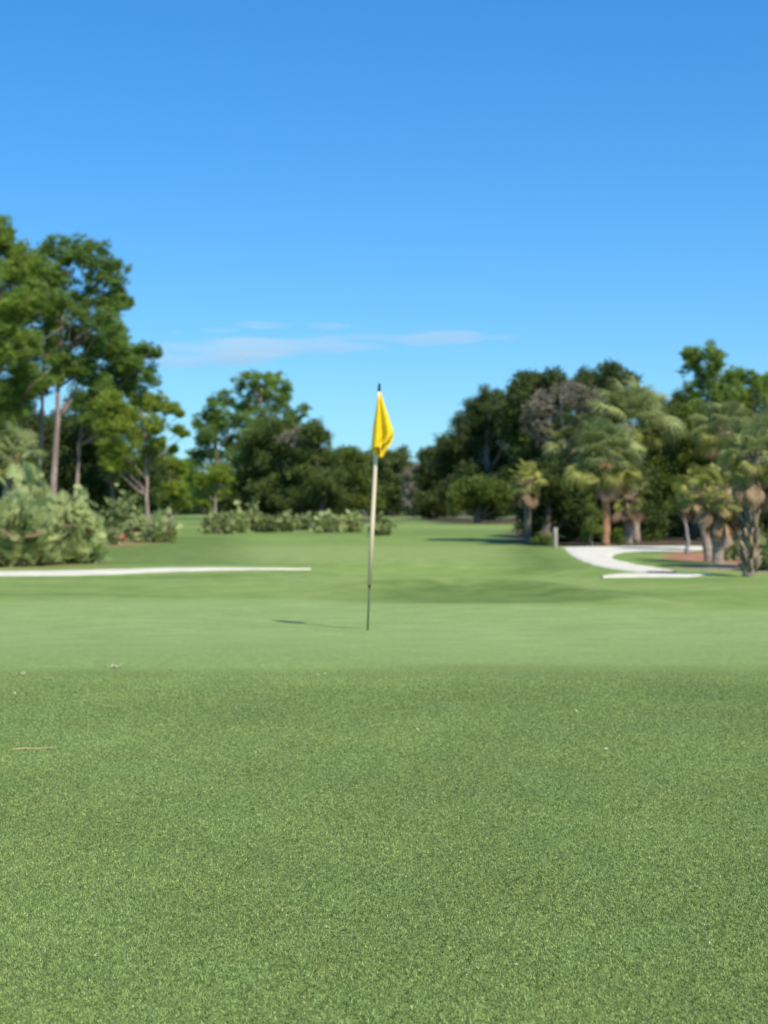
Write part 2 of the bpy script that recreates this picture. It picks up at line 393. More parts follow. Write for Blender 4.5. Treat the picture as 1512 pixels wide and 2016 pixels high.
# ------------------------------------------------------------------ turf blades of the fringe (nobody could count them)
def turf():
    g = np.random.default_rng(3)
    n = 1950000
    y = 2.2 * (10.0 / 2.2) ** g.random(n)      # denser close to the camera
    y = np.where(g.random(n) < 0.5, y, g.uniform(2.2, 10.0, n))
    x = g.uniform(-1, 1, n) * (0.29 * y + 0.25)
    out = g.random(n) < 0.30; sgn = np.where(g.random(n) < .5, -1, 1)
    x = np.where(out, sgn * (0.29 * y + 0.2 + 3.2 * g.random(n) ** 1.7), x)
    edge = edge_y(x) - 0.02 + g.normal(0, 0.07, n)
    k = y < edge; x, y = x[k], y[k]; n = len(x)
    patch = np.sin(x * 2.1 + 1.7 * np.sin(y * 1.3)) * np.sin(y * 1.9 + 1.1 * np.sin(x * 2.7 + 2)) * 0.5 + np.sin(x * 7.3 + y * 3.1) * np.sin(y * 6.1 - x * 2.2) * 0.3
    h = g.uniform(0.004, 0.009, n) * (1 + 0.15 * patch) * sm(9.9, 8.4, y).clip(0.3, 1)
    w = g.uniform(0.0010, 0.0019, n) * (1 + 0.10 * (y - 2.5).clip(0))
    az = g.uniform(0, 2 * math.pi, n); lean = g.uniform(0.1, 1.25, n)
    la = g.uniform(0, 2 * math.pi, n)
    z = H(x, y) - 0.0005
    dx, dy = np.cos(az) * w, np.sin(az) * w
    tx, ty = np.cos(la) * np.sin(lean) * h, np.sin(la) * np.sin(lean) * h
    v = np.empty((n, 3, 3), np.float32)
    v[:, 0] = np.stack([x - dx, y - dy, z], 1); v[:, 1] = np.stack([x + dx, y + dy, z], 1)
    v[:, 2] = np.stack([x + tx, y + ty, z + np.cos(lean) * h], 1)
    f = np.arange(3 * n, dtype=np.int32).reshape(n, 3)
    hx = np.floor(x / 0.008).astype(np.int64); hy = np.floor(y / 0.017).astype(np.int64)
    hsh = (((hx * 73856093) ^ (hy * 19349663)) % 9973) / 9973.0
    wide = np.sin(x * 0.8 + 0.6 * y + 1.0) * np.sin(y * 0.55 - 0.4 * x)
    tint = (0.41 + 0.12 * patch + 0.05 * wide + 0.40 * (hsh - 0.5) + g.normal(0, 0.16, n) + 0.16 * sm(8.0, 9.0, y) + 0.12 * sm(9.1, 9.35, y) - 0.05 * sm(6.0, 7.8, y)).clip(0, 0.93)
    tint = np.where(g.random(n) < 0.005, 1.0, tint)
    m = foliage_mat('fringe_blades', (0.065, 0.115, 0.025), (0.53, 0.685, 0.22), 0.35, rough=0.5, spec=0.3, extra=(0.75, 0.7, 0.42))
    # straw coloured and bluish patches in the sward
    nt = m.node_tree; N = nt.nodes; L = nt.links
    geo = N.new('ShaderNodeNewGeometry'); mp = N.new('ShaderNodeMapping'); mp.inputs['Scale'].default_value = (1.0, 0.55, 1.0)
    ns = N.new('ShaderNodeTexNoise'); ns.inputs['Scale'].default_value = 2.6; ns.inputs['Detail'].default_value = 6; ns.inputs['Roughness'].default_value = 0.72
    L.new(geo.outputs['Position'], mp.inputs['Vector']); L.new(mp.outputs[0], ns.inputs['Vector'])
    rp = ramp(N, [(0.26, (0.84, 0.97, 0.95)), (0.5, (1.0, 1.0, 1.0)), (0.60, (1.05, 1.0, 0.95)), (0.76, (1.22, 1.06, 1.0))]); L.new(ns.outputs['Fac'], rp.inputs['Fac'])
    cr = [n_ for n_ in N if n_.type == 'VALTORGB' and n_ is not rp][0]
    mm = N.new('ShaderNodeMix'); mm.data_type = 'RGBA'; mm.blend_type = 'MULTIPLY'; mm.inputs[0].default_value = 1.0
    L.new(cr.outputs['Color'], mm.inputs[6]); L.new(rp.outputs['Color'], mm.inputs[7])
    for n_ in N:
        if n_.type == 'BSDF_PRINCIPLED': L.new(mm.outputs[2], n_.inputs['Base Color'])
        if n_.type == 'BSDF_TRANSLUCENT': L.new(mm.outputs[2], n_.inputs['Color'])
    o = mesh_np('grass', v.reshape(-1, 3), f, m, tint=np.repeat(tint, 3))
    props(o, 'short mown green turf blades of the fringe in front of the putting green', 'grass', kind='stuff')
turf()

# ------------------------------------------------------------------ flagstick
def pxw(px, row, Yd): return np.array([(px - 756) / F * Yd, Yd, CAMZ + (1008 - row) / F * Yd])
FY = 12.76
def flagstick():
    b = pxw(723, 1237, FY); b[2] = gz(b[0], FY) - 0.01
    root = empty('golf_flagstick', b)
    props(root, 'leaning tan golf flagstick with a limp yellow flag standing in the putting green', 'flagstick')
    def loc(px, row, dy=0.0): return pxw(px, row, FY + dy) - b
    g = Geo(); g.tube([(0, 0, -0.08), loc(727.2, 1153)], [0.0075, 0.0075], 12)
    g.tube([loc(727.0, 1157), loc(727.5, 1149)], [0.0115, 0.014], 12)
    g.build('lower_rod', M['rod'], root)
    g = Geo(); g.tube([loc(727.4, 1151), loc(733.5, 1022), loc(740, 894), loc(746.3, 771)], [0.0205, 0.0195, 0.018, 0.0145], 14)
    g.build('pole', M['pole'], root)
    g = Geo(); g.tube([loc(746.3, 772), loc(746.4, 768), loc(746.6, 764), loc(747, 758), loc(747.2, 755)], [0.0145, 0.0145, 0.012, 0.012, 0.007], 12)
    g.build('tip_cap', M['tip'], root)
    # limp flag: rows from the top knot down; left and right edges read off the cloth's outline
    rows = [(771, 743.2, 750), (778, 742.8, 752), (790, 742, 755), (802, 740.6, 758), (815, 738.6, 762), (829, 736.2, 766.6), (838, 735, 769), (850, 733.6, 772.6), (860, 732.6, 775.4),
            (868, 732.2, 774), (876, 731.8, 769), (882, 732, 765)]
    nu, nv = 40, 60
    rr = np.array(rows); vs = []
    for i in range(nv + 1):
        row = 771 + (882 - 771) * i / nv
        l = np.interp(row, rr[:, 0], rr[:, 1]); r = np.interp(row, rr[:, 0], rr[:, 2]); t = i / nv
        for j in range(nu + 1):
            u = j / nu
            # deep centre fold, two pleats beside it, all of them fading into the knot
            fold = -0.062 * t * math.exp(-((u - 0.22 - 0.03 * t) / 0.20) ** 2) - 0.055 * t * math.exp(-((u - 0.76) / 0.19) ** 2) \
                + 0.010 * math.sin(9 * u + 5 * t) * t + 0.03 * math.exp(-((u - 0.47 - 0.05 * t) / 0.06) ** 2) * (t ** 0.6)
            zz = 771 + (row - 771) * ((884 - 13 * u) - 771) / 111
            dep = -0.028 + fold + 0.02 * (1 - t)
            vs.append(loc(l + (r - l) * u, zz, dep))
    ii = np.arange((nu + 1) * (nv + 1)).reshape(nv + 1, nu + 1)
    f = np.stack([ii[:-1, :-1], ii[1:, :-1], ii[1:, 1:], ii[:-1, 1:]], -1).reshape(-1, 4)
    o = mesh_np('flag', np.array(vs), f, M['flag'], root, smooth=True)
    # the back sheet of the folded cloth, hanging a little lower to a point, with a curled lip
    rows2 = [(772, 743.5, 749.5), (802, 741, 757), (829, 737, 765), (860, 733, 775), (872, 731.4, 770.5), (884, 731.2, 762.5), (890, 736, 759), (895, 741, 756.5), (899, 746, 754.0), (901, 749, 751.8)]
    rr = np.array(rows2); vs = []
    for i in range(nv + 1):
        row = 772 + (901 - 772) * i / nv
        l = np.interp(row, rr[:, 0], rr[:, 1]); r = np.interp(row, rr[:, 0], rr[:, 2]); t = i / nv
        for j in range(nu + 1):
            u = j / nu
            dep = 0.030 + 0.020 * math.sin(2.6 * math.pi * u + 1.0) * t - 0.085 * sm(0.66, 0.86, t) - 0.012 * math.cos(5 * u) * t
            vs.append(loc(l + (r - l) * u, row, float(dep)))
    mesh_np('flag', np.array(vs), f, M['flag'], root, smooth=True)
    for ch in [c for c in bpy.data.objects if c.parent is root and c.name.startswith('flag')]:
        s_ = ch.modifiers.new('thick', 'SOLIDIFY'); s_.thickness = 0.0016; s_.offset = 0
    fl = [c for c in bpy.data.objects if c.parent is root and c.name.startswith('flag')]
    fl[0]['label'] = 'front fold of the limp yellow flag'; fl[1]['label'] = 'back fold of the yellow flag with its hanging corner'
    vs = []; pts = [(741.5, 881), (744, 879.5), (748, 880), (748.6, 884), (748.2, 888), (750, 893), (747.5, 895), (744.6, 890), (743.2, 885)]
    c = loc(746.4, 886, -0.078)
    vs.append(c); vs += [loc(a, r_, -0.076 + 0.004 * math.sin(k)) for k, (a, r_) in enumerate(pts)]
    ff = [(0, k + 1, (k + 1) % len(pts) + 1) for k in range(len(pts))]
    e_ = mesh_np('emblem', np.array(vs), np.array(ff), M['emblem'], fl[1])
    s_ = e_.modifiers.new('thick', 'SOLIDIFY'); s_.thickness = 0.001
flagstick()

# ------------------------------------------------------------------ leaf prototypes
def leaf_proto(n, size, g, needle=False):
    """a small spray of leaves: several triangles"""
    V, Fc = [], []
    for i in range(n):
        if needle:
            d = g.normal(size=3); d[2] = abs(d[2]) * 0.8 + 0.15; d /= np.linalg.norm(d)
            a = np.cross(d, g.normal(size=3)); a /= np.linalg.norm(a)
            w = size * 0.055; V += [-a * w, a * w, d * size * g.uniform(0.7, 1.1)]
        else:
            c = g.normal(size=3) * size * 0.45
            a = g.normal(size=3); a /= np.linalg.norm(a); b = np.cross(a, g.normal(size=3)); b /= np.linalg.norm(b)
            V += [c - a * size * 0.5, c + b * size * 0.32, c + a * size * 0.5]
        Fc.append((3 * i, 3 * i + 1, 3 * i + 2))
    return np.array(V), np.array(Fc)
_g = np.random.default_rng(11)
NEEDLE = [leaf_proto(14, 1.0, _g, True) for _ in range(3)]
SPRAY = [leaf_proto(6, 1.0, _g) for _ in range(3)]

def crown_mesh(lobes, species, g, leaf, dens):
    """lobes: (centre, radius) in metres; each lobe carries smaller clumps, each clump its sprays of leaves"""
    parts = []
    squash = 0.8 if species == 'pine' else 0.85
    nsub = {'pine': 20, 'oak': 32, 'twig': 14, 'shrub': 16}[species]
    rs = {'pine': 0.37, 'oak': 0.38, 'twig': 0.36, 'shrub': 0.42}[species]
    for c, r in lobes:
        d = g.normal(size=(nsub, 3)); d /= np.linalg.norm(d, axis=1)[:, None]
        rad = r * g.uniform(0.3, 0.85, nsub)
        sc = c + d * rad[:, None] * np.array([1, 1, squash])
        for k in range(nsub):
            rr = r * rs * g.uniform(0.65, 1.25)
            n = max(5, int(dens * (rr / leaf) ** 2))
            p = g.normal(size=(n, 3)); p /= np.linalg.norm(p, axis=1)[:, None]
            p *= (rr * g.random(n) ** 0.42)[:, None] * np.array([1, 1, 0.7 if species == 'pine' else 0.75])
            ct = g.normal(0, 0.13)
            tint = (0.45 + ct + g.normal(0, 0.17, n)).clip(0, 1)
            pr = (NEEDLE if species == 'pine' else SPRAY)[g.integers(3)]
            if species == 'pine':
                az = g.uniform(0, 2 * math.pi, n); cz, sz = np.cos(az), np.sin(az); o_ = np.zeros(n); i_ = np.ones(n)
                mt = np.stack([np.stack([cz, -sz, o_], 1), np.stack([sz, cz, o_], 1), np.stack([o_, o_, i_], 1)], 1)
            else: mt = rand_rot(n, g)
            mt = mt * (leaf * g.uniform(0.7, 1.3, n))[:, None, None]
            parts.append(stamp(pr[0], pr[1], mt, sc[k] + p, tint))
    return merge(parts)

def wiggle(a, b, n, amp, g):
    a, b = np.array(a, float), np.array(b, float); out = []
    for i in range(n + 1):
        t = i / n; p = a + (b - a) * t
        if 0 < i < n: p = p + g.normal(0, amp, 3)
        out.append(p)
    return out

def tree(name, label, cat, Yd, base_px, lobes, mat='oak', species='oak', bark='oak_bark', trunk_r=0.25, group=None, leaf=None, dens=1.0, depth=None, lean_px=None, seed=None):
    """lobes: (px, row, radius px) of the photograph at the tree's own distance, spread in depth to a round crown"""
    seed = seed if seed is not None else int(base_px * 7 + Yd * 13 + len(lobes)) & 0xffff
    g = np.random.default_rng(seed)
    bx = (base_px - 756) / F * Yd; base = np.array([bx, Yd, gz(bx, Yd) - 0.05])
    L_ = []
    xsl = [l[0] for l in lobes]; half = (max(xsl) - min(xsl)) / 2 / F * Yd
    dep = depth if depth is not None else max(half * 0.8, 0.4)
    for l in lobes:
        off = l[3] if len(l) > 3 else g.uniform(-1, 1) * dep
        c = pxw(l[0], l[1], Yd); c[1] += off; L_.append((c - base, l[2] * (1.25 if species == 'pine' else 1.2) / F * Yd))
    # a second set behind for the far side of the crown
    if species != 'shrub':
        for l in lobes[::2]:
            c = pxw(l[0] + g.uniform(-12, 12), l[1] + abs(g.normal(0, 8)), Yd); c[1] += dep * g.uniform(0.5, 1.1); L_.append((c - base, l[2] * 0.85 / F * Yd))
    root = empty(name, base); props(root, label, cat, group)
    zt = max(c[2] for c, _ in L_); cx = np.mean([c[0] for c, _ in L_])
    top = np.array([(((lean_px - 756) / F * Yd) - base[0]) if lean_px is not None else cx, 0, zt * 0.93])
    tr = Geo(); n = 9; pts = []
    for i in range(n + 1):
        t = i / n; p = np.array([top[0] * t ** 2.2, 0, top[2] * t])
        if i: p[:2] += g.normal(0, 0.10 * trunk_r + 0.02, 2)
        pts.append(p)
    rad = [trunk_r * (1.25 if i == 0 else 1 - 0.8 * i / n) for i in range(n + 1)]
    tr.tube(pts, rad, 10)
    for c, r in L_:
        hz = max(0.25 * c[2], c[2] - r * 0.9 - 0.5 * abs(c[0] - top[0] * 0.6)); t = min(max(hz / top[2], 0.05), 0.95)
        s = pts[int(t * n)]; rr = trunk_r * (1 - 0.8 * t) * 0.5
        w = wiggle(s, c, 4, 0.07 * r + 0.02, g); tr.tube(w, [rr, rr * .8, rr * .6, rr * .45, rr * .2], 6)
        for q in range(3):
            e_ = c + g.normal(size=3) * r * 0.45; tr.tube([w[3], (w[3] + e_) / 2 + g.normal(0, 0.03, 3), e_], [rr * .4, rr * .3, rr * .1], 5)
    tr.build('trunk', M[bark], root)
    if leaf is None: leaf = {'pine': 0.25, 'oak': 0.17, 'twig': 0.15, 'shrub': 0.09}[species] * (Yd / 80) ** 0.5
    v, f, t = crown_mesh(L_, species, g, leaf, dens * {'pine': 6.5, 'oak': 3.6, 'twig': 1.4, 'shrub': 2.8}[species])
    mesh_np('crown', v, f, M[mat], root, t)
    return root

# fan-shaped frond: stalk along x, then a fan of pleated, pointed leaflets
def fan_proto(stalk, rad, nseg=22, spread=115, droop=0.25, fold=0.25, stalk_w=0.012):
    V, Fc = [], []
    def quad(a, b, c, d):
        i = len(V); V.extend([a, b, c, d]); Fc.append((i, i + 1, i + 2)); Fc.append((i, i + 2, i + 3))
    A = np.array
    sag = -0.08 * stalk
    quad(A([0, -stalk_w, 0]), A([0, stalk_w, 0]), A([stalk * .5, stalk_w, -sag * .6]), A([stalk * .5, -stalk_w, -sag * .6]))
    quad(A([stalk * .5, -stalk_w, -sag * .6]), A([stalk * .5, stalk_w, -sag * .6]), A([stalk, stalk_w * .7, 0]), A([stalk, -stalk_w * .7, 0]))
    for i in range(nseg):
        th = R(-spread + 2 * spread * i / (nseg - 1)); ln = rad * (1 - 0.28 * (abs(th) / R(spread)) ** 2) * (0.93 + 0.14 * ((i * 7) % 5) / 5)
        d = A([math.cos(th), math.sin(th), 0]); s = A([-d[1], d[0], 0]); up = fold * abs(math.sin(th))
        w = rad * 0.036
        tw = 0.02 * rad * (1 if i % 2 else -1)
        o = A([stalk, 0, 0])
        p1 = o + d * ln * .55 + A([0, 0, ln * (.55 * up)]); p2 = o + d * ln * .85 + A([0, 0, ln * (.8 * up - droop * .35)]); p3 = o + d * ln * .98 + A([0, 0, ln * (.75 * up - droop)])
        k = len(V); z = A([0, 0, tw])
        V.extend([o - s * w * .15, o + s * w * .15, p1 + s * w - z, p1 - s * w + z, p2 + s * w * .55, p2 - s * w * .55, p3])
        Fc.extend([(k, k + 1, k + 2), (k, k + 2, k + 3), (k + 3, k + 2, k + 4), (k + 3, k + 4, k + 5), (k + 5, k + 4, k + 6)])
    return np.array(V), np.array(Fc)
FAN = fan_proto(0.9, 0.86, 24, 98, 0.6, 0.3)
FAN_YOUNG = fan_proto(1.0, 0.72, 20, 60, 0.12, 0.5)
FAN_BUSH = fan_proto(1.0, 0.95, 22, 105, 0.12, 0.35)
FAN_DEAD = fan_proto(0.9, 1.0, 16, 38, 0.15, 0.3, 0.02)

def fans(protos, dirs, base, scale, roll, tint, g):
    out = []; ch = g.integers(len(protos), size=len(dirs))
    mt = frame_from(dirs, roll) * scale[:, None, None]
    for k, pr in enumerate(protos):
        s = ch == k
        if s.any(): out.append(stamp(pr[0], pr[1], mt[s], base[s], tint[s]))
    return out

def palm(name, label, Yd, base_px, crown_px, crown_row, rad_px, mat='palm', bark='palm_bark', trunk_r=0.14, skirt=14, nf=38, group='cabbage palms beside the cart path', boots=False, dead_len=0.8, up_bias=0.0):
    g = np.random.default_rng(int(crown_px * 3 + crown_row * 5 + Yd * 11))
    bx = (base_px - 756) / F * Yd; base = np.array([bx, Yd, gz(bx, Yd) - 0.05])
    top = pxw(crown_px, crown_row, Yd) - base; rad = rad_px / F * Yd
    root = empty(name, base); props(root, label, 'palm', group)
    T = Geo(); n = 16; pts = []; rd = []
    for i in range(n + 1):
        t = i / n; pts.append(np.array([top[0] * t ** 1.3, 0.02 * math.sin(5 * t), top[2] * t]))
        rd.append(trunk_r * (1.22 if i == 0 else 1.0 + 0.05 * math.sin(i * 2.1) + (0.15 if t > 0.9 else 0)))
    T.tube(pts, rd, 14)
    T.build('trunk', M[bark], root)
    # leaf boots: old stalk bases that criss-cross the trunk
    B = Geo(); nb = 110 if boots else 26; lo = 0.06 if boots else 0.80
    for k in range(nb):
        t = lo + (1 - lo) * (k / nb); az = k * 2.4; p = np.array([top[0] * t ** 1.3, 0, top[2] * t])
        d = np.array([math.cos(az), math.sin(az), 0]); s_ = np.array([-d[1], d[0], 0]); r0 = trunk_r * 0.9
        l = g.uniform(0.12, 0.26); a = p + d * r0; b = p + d * (r0 + l * g.uniform(0.15, 0.5)) + s_ * l * g.uniform(-.5, .5) + np.array([0, 0, l])
        w = 0.026; th = d * 0.025
        vv = [a - s_ * w - th, a + s_ * w - th, a + s_ * w + th, a - s_ * w + th, b - s_ * w * .5 - th, b + s_ * w * .5 - th, b + s_ * w * .4 + th, b - s_ * w * .4 + th]
        B.add(vv, [(0, 1, 2, 3), (4, 7, 6, 5), (0, 4, 5, 1), (1, 5, 6, 2), (2, 6, 7, 3), (3, 7, 4, 0)], float(g.uniform(0.2, 1)))
    B.build('leaf_bases', M['boot'] if boots else M['dead'], root, smooth=False)
    nf = int(nf * 1.7); k = np.arange(nf); az = k * 2.39996 + g.uniform(0, 6); el = R(82) - R(128 - up_bias) * ((k + .5) / nf) ** 0.85 + g.normal(0, 0.1, nf)
    d = np.stack([np.cos(el) * np.cos(az), np.cos(el) * np.sin(az), np.sin(el)], 1)
    sc = rad / 1.55 * g.uniform(0.62, 1.12, nf)
    b0 = np.tile(top, (nf, 1)) + d * trunk_r * 0.6
    ti = (0.5 + g.normal(0, 0.22, nf)).clip(0, 1); ro = g.normal(0, 0.5, nf); lw = el < R(-4)
    parts = fans([FAN, FAN, FAN_YOUNG], d[~lw], b0[~lw], sc[~lw], ro[~lw], ti[~lw], g)
    lowp = fans([FAN, FAN, FAN_YOUNG], d[lw], b0[lw], sc[lw] * 0.9, ro[lw], ti[lw], g)
    v, f, t = merge(parts); mesh_np('crown', v, f, M[mat], root, t)
    if lowp: v, f, t = merge(lowp); mesh_np('lower_fronds', v, f, M['palm_yellow'], root, t)
    if skirt:
        skirt = int(skirt * 1.3); az = np.arange(skirt) * 2.39996; el = np.where(np.arange(skirt) % 3 == 0, R(-48), R(-72)) + g.normal(0, 0.17, skirt)
        d = np.stack([np.cos(el) * np.cos(az), np.cos(el) * np.sin(az), np.sin(el)], 1)
        b0 = np.tile(top, (skirt, 1)) + d * trunk_r * 0.5 - np.array([0, 0, 0.05])
        parts = fans([FAN_DEAD], d, b0, rad * dead_len / 1.9 * g.uniform(0.6, 1.25, skirt), g.normal(0, 0.5, skirt), (0.55 + g.normal(0, 0.25, skirt)).clip(0, 1), g)
        v, f, t = merge(parts); mesh_np('dead_fronds', v, f, M['dead'], root, t)
    return root

def palmetto(name, label, Yd, px, base_row, top_row, half_px, mat='palmetto', n=90, group='saw palmettos along the left of the fairway', fan=0.42, dead=5):
    g = np.random.default_rng(int(px * 5 + Yd * 17 + top_row)); n = int(n * 3.2); fan = fan * 0.56
    bx = (px - 756) / F * Yd; gz_ = gz(bx, Yd); base = np.array([bx, Yd, gz_ - 0.02])
    hgt = CAMZ + (1008 - top_row) / F * Yd - gz_; hw = half_px / F * Yd
    root = empty(name, base); props(root, label, 'palmetto', group)
    # creeping stems
    S = Geo()
    for k in range(6):
        a = k * 1.05 + g.uniform(0, 0.5); e_ = np.array([math.cos(a) * hw * 0.35, math.sin(a) * hw * 0.35, hgt * 0.22])
        S.tube([(0, 0, -0.02), e_ * np.array([.6, .6, .35]), e_], [0.07, 0.065, 0.05], 7)
    S.build('stems', M['palm_grey'], root)
    az = g.uniform(0, 2 * math.pi, n); sn = g.uniform(0.0, 1.0, n); el = np.arcsin(sn)
    shell = g.uniform(0.5, 1.0, n) ** 0.5 * (1 + 0.16 * np.sin(3 * az + 2 * el + px) + 0.10 * np.sin(7 * az + px * .3)) * g.uniform(0.85, 1.12, n)
    P = np.stack([np.cos(el) * np.cos(az) * hw, np.cos(el) * np.sin(az) * hw * 0.9, sn * (hgt - 0.05) + 0.05], 1) * shell[:, None]
    fs = fan * g.uniform(0.75, 1.25, n)
    fs = np.minimum(fs, 0.5 * min(hgt, hw) + 0.1)
    out = P / np.linalg.norm(P, axis=1)[:, None]
    d = out * 0.8 + g.normal(0, 0.28, (n, 3)) + np.array([0, 0, 0.22]); d /= np.linalg.norm(d, axis=1)[:, None]
    sc = fs / 0.95
    b0 = P - d * (fs * 1.7)[:, None]; b0[:, 2] = np.maximum(b0[:, 2], 0.0)
    parts = fans([FAN_BUSH, FAN_BUSH, FAN_YOUNG], d, b0, sc, g.normal(0, 0.7, n), (0.5 + g.normal(0, 0.23, n)).clip(0, 0.92), g)
    v, f, t = merge(parts); v[:, 2] = np.maximum(v[:, 2], 0.0 - 0.01 + 0.02 * np.random.default_rng(1).random(len(v)))
    mesh_np('fronds', v, f, M[mat], root, t)
    if dead:
        az = g.uniform(0, 2 * math.pi, dead); d = np.stack([np.cos(az), np.sin(az), g.uniform(-0.25, 0.3, dead)], 1)
        b0 = np.stack([np.cos(az) * hw * .2, np.sin(az) * hw * .2, g.uniform(.2, .6, dead) * hgt], 1)
        v, f, t = merge(fans([FAN_DEAD], d, b0, np.full(dead, hw / 2.0), g.normal(0, .5, dead), g.uniform(.2, .8, dead), g))
        v[:, 2] = np.maximum(v[:, 2], 0.01); mesh_np('dead_fronds', v, f, M['dead'], root, t)
    return root

# ================================================================== LEFT SIDE
GP = 'tall pines on the left edge of the fairway'
tree('pine_tree', 'tallest pine, its crown cut off by the left edge of the photo', 'pine', 60, -70,
     [(-60, 455, 55), (-10, 470, 42), (20, 500, 40), (70, 520, 34), (60, 600, 40), (60, 690, 44), (20, 780, 44), (60, 740, 40), (-60, 520, 70), (10, 560, 48), (-40, 620, 70), (25, 640, 45), (-60, 700, 70), (15, 720, 45), (-30, 790, 60), (35, 575, 40), (-5, 450, 20), (-100, 600, 70)],
     'pine', 'pine', 'pine_bark', 0.2, GP)
tree('pine_tree', 'pine with a slim pinkish trunk just behind the straight pale pine trunk', 'pine', 66, 79,
     [(45, 520, 38), (80, 550, 40), (95, 600, 44), (60, 620, 42), (100, 655, 42), (55, 690, 46), (110, 710, 40), (40, 750, 38), (75, 755, 36), (30, 800, 28)],
     'pine', 'pine', 'pine_bark', 0.13, GP, lean_px=96)
tree('pine_tree', 'straight pale trunked pine with a dark rounded top against the sky', 'pine', 62, 105,
     [(120, 500, 32), (158, 494, 34), (195, 515, 36), (222, 528, 26), (105, 530, 30), (185, 560, 34), (225, 560, 22), (222, 600, 26), (160, 600, 34), (215, 640, 32), (150, 655, 34), (120, 560, 30), (200, 590, 30), (180, 630, 34), (215, 680, 34), (120, 610, 34), (165, 720, 36), (185, 690, 34), (130, 720, 36), (170, 745, 26), (235, 590, 14)],
     'pine_dark', 'pine', 'pine_bark', 0.165, GP, lean_px=135, dens=1.0)
tree('pine_tree', 'pine with long low branches reaching right over the sky gap', 'pine', 70, 148,
     [(205, 680, 32), (240, 672, 22), (262, 690, 20), (300, 692, 17), (282, 686, 16), (240, 705, 30), (275, 725, 26), (295, 750, 20), (215, 750, 34), (225, 720, 34), (250, 742, 30), (200, 770, 36), (265, 775, 28), (190, 830, 32), (170, 800, 34), (150, 780, 30), (215, 640, 26), (235, 810, 34), (285, 790, 20)],
     'pine_dark', 'pine', 'pine_bark', 0.12, GP, lean_px=200)
tree('pine_tree', 'yellow green pine with a thin bare lower trunk, rightmost of the left pines', 'pine', 58, 292,
     [(215, 800, 38), (250, 810, 40), (295, 790, 26), (325, 802, 20), (345, 808, 10), (230, 850, 42), (280, 850, 36), (315, 840, 22), (210, 890, 32), (250, 895, 36), (290, 890, 28), (318, 875, 16), (350, 850, 12), (335, 885, 9), (265, 925, 24), (225, 925, 18)],
     'lime', 'pine', 'pine_bark', 0.10, GP, lean_px=280, dens=1.0)
tree('oak_tree', 'dark broadleaf tree filling the shade between the pale pine trunks', 'tree', 78, 60,
     [(10, 860, 60), (70, 850, 55), (130, 860, 60), (40, 920, 60), (110, 930, 60), (170, 930, 60), (20, 980, 60), (90, 990, 60), (160, 990, 50)], 'oak', 'oak', group='dark trees behind the left pines')
tree('oak_tree', 'dark broadleaf tree behind the yellow green pine and its thin trunk', 'tree', 76, 230,
     [(200, 880, 45), (250, 930, 50), (200, 950, 50), (290, 940, 42), (230, 990, 45), (280, 985, 40), (180, 850, 35), (165, 1000, 40)], 'oak', 'oak', group='dark trees behind the left pines')
tree('oak_tree', 'dark broadleaf tree at the left photo edge behind the tallest pine', 'tree', 74, -60,
     [(-80, 820, 80), (-20, 800, 55), (-60, 900, 80), (-10, 880, 60), (-60, 980, 70), (-5, 960, 55)], 'oak', 'oak', group='dark trees behind the left pines')
tree('pine_tree', 'low lime green young pine between the thin pine trunk and the center trees', 'pine', 80, 335,
     [(320, 935, 24), (350, 930, 22), (330, 965, 26), (360, 965, 20), (315, 985, 22), (350, 990, 22), (338, 915, 14)], 'lime', 'pine', 'pine_bark', 0.1, 'young yellow green pines', dens=0.9)
palm('palm_tree', 'short palm with grey green fans above the big palmetto at the left edge', 36, 10, 22, 905, 62, 'palm', 'palm_grey', 0.15, 10, 34, 'palms among the left pines')
palm('palm_tree', 'palm with a clump of tan dead fronds below the yellow green pine', 60, 222, 222, 930, 30, 'palm', 'oak_bark', 0.10, 14, 12, 'palms among the left pines')  # trunk takes the darker oak bark, shade painted into its colour
GS = 'saw palmettos along the left of the fairway'
palmetto('palmetto_bush', 'big pale saw palmetto touching the left edge behind the sand path', 27.2, 20, 1118, 965, 95, n=170, group=GS)
palmetto('palmetto_bush', 'big rounded pale saw palmetto at the foot of the straight pine trunk', 28.5, 140, 1112, 968, 68, n=150, group=GS)
palmetto('palmetto_bush', 'saw palmetto rising highest behind the two big pale ones', 31.5, 62, 1100, 905, 42, n=110, group=GS)
palmetto('palmetto_bush', 'saw palmetto just outside the left edge of the big pale pair', 27.0, -80, 1118, 930, 70, n=80, group=GS)
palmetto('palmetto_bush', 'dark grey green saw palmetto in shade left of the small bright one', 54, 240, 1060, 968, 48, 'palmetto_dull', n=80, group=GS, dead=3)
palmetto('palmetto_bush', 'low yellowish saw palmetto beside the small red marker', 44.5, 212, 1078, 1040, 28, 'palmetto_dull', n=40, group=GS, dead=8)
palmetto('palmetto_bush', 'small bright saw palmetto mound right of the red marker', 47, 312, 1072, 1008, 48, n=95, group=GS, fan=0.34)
palmetto('palmetto_bush', 'browning saw palmetto between the red marker and the small bright mound', 49, 264, 1070, 1022, 22, 'palmetto_dull', n=30, group=GS, dead=9)

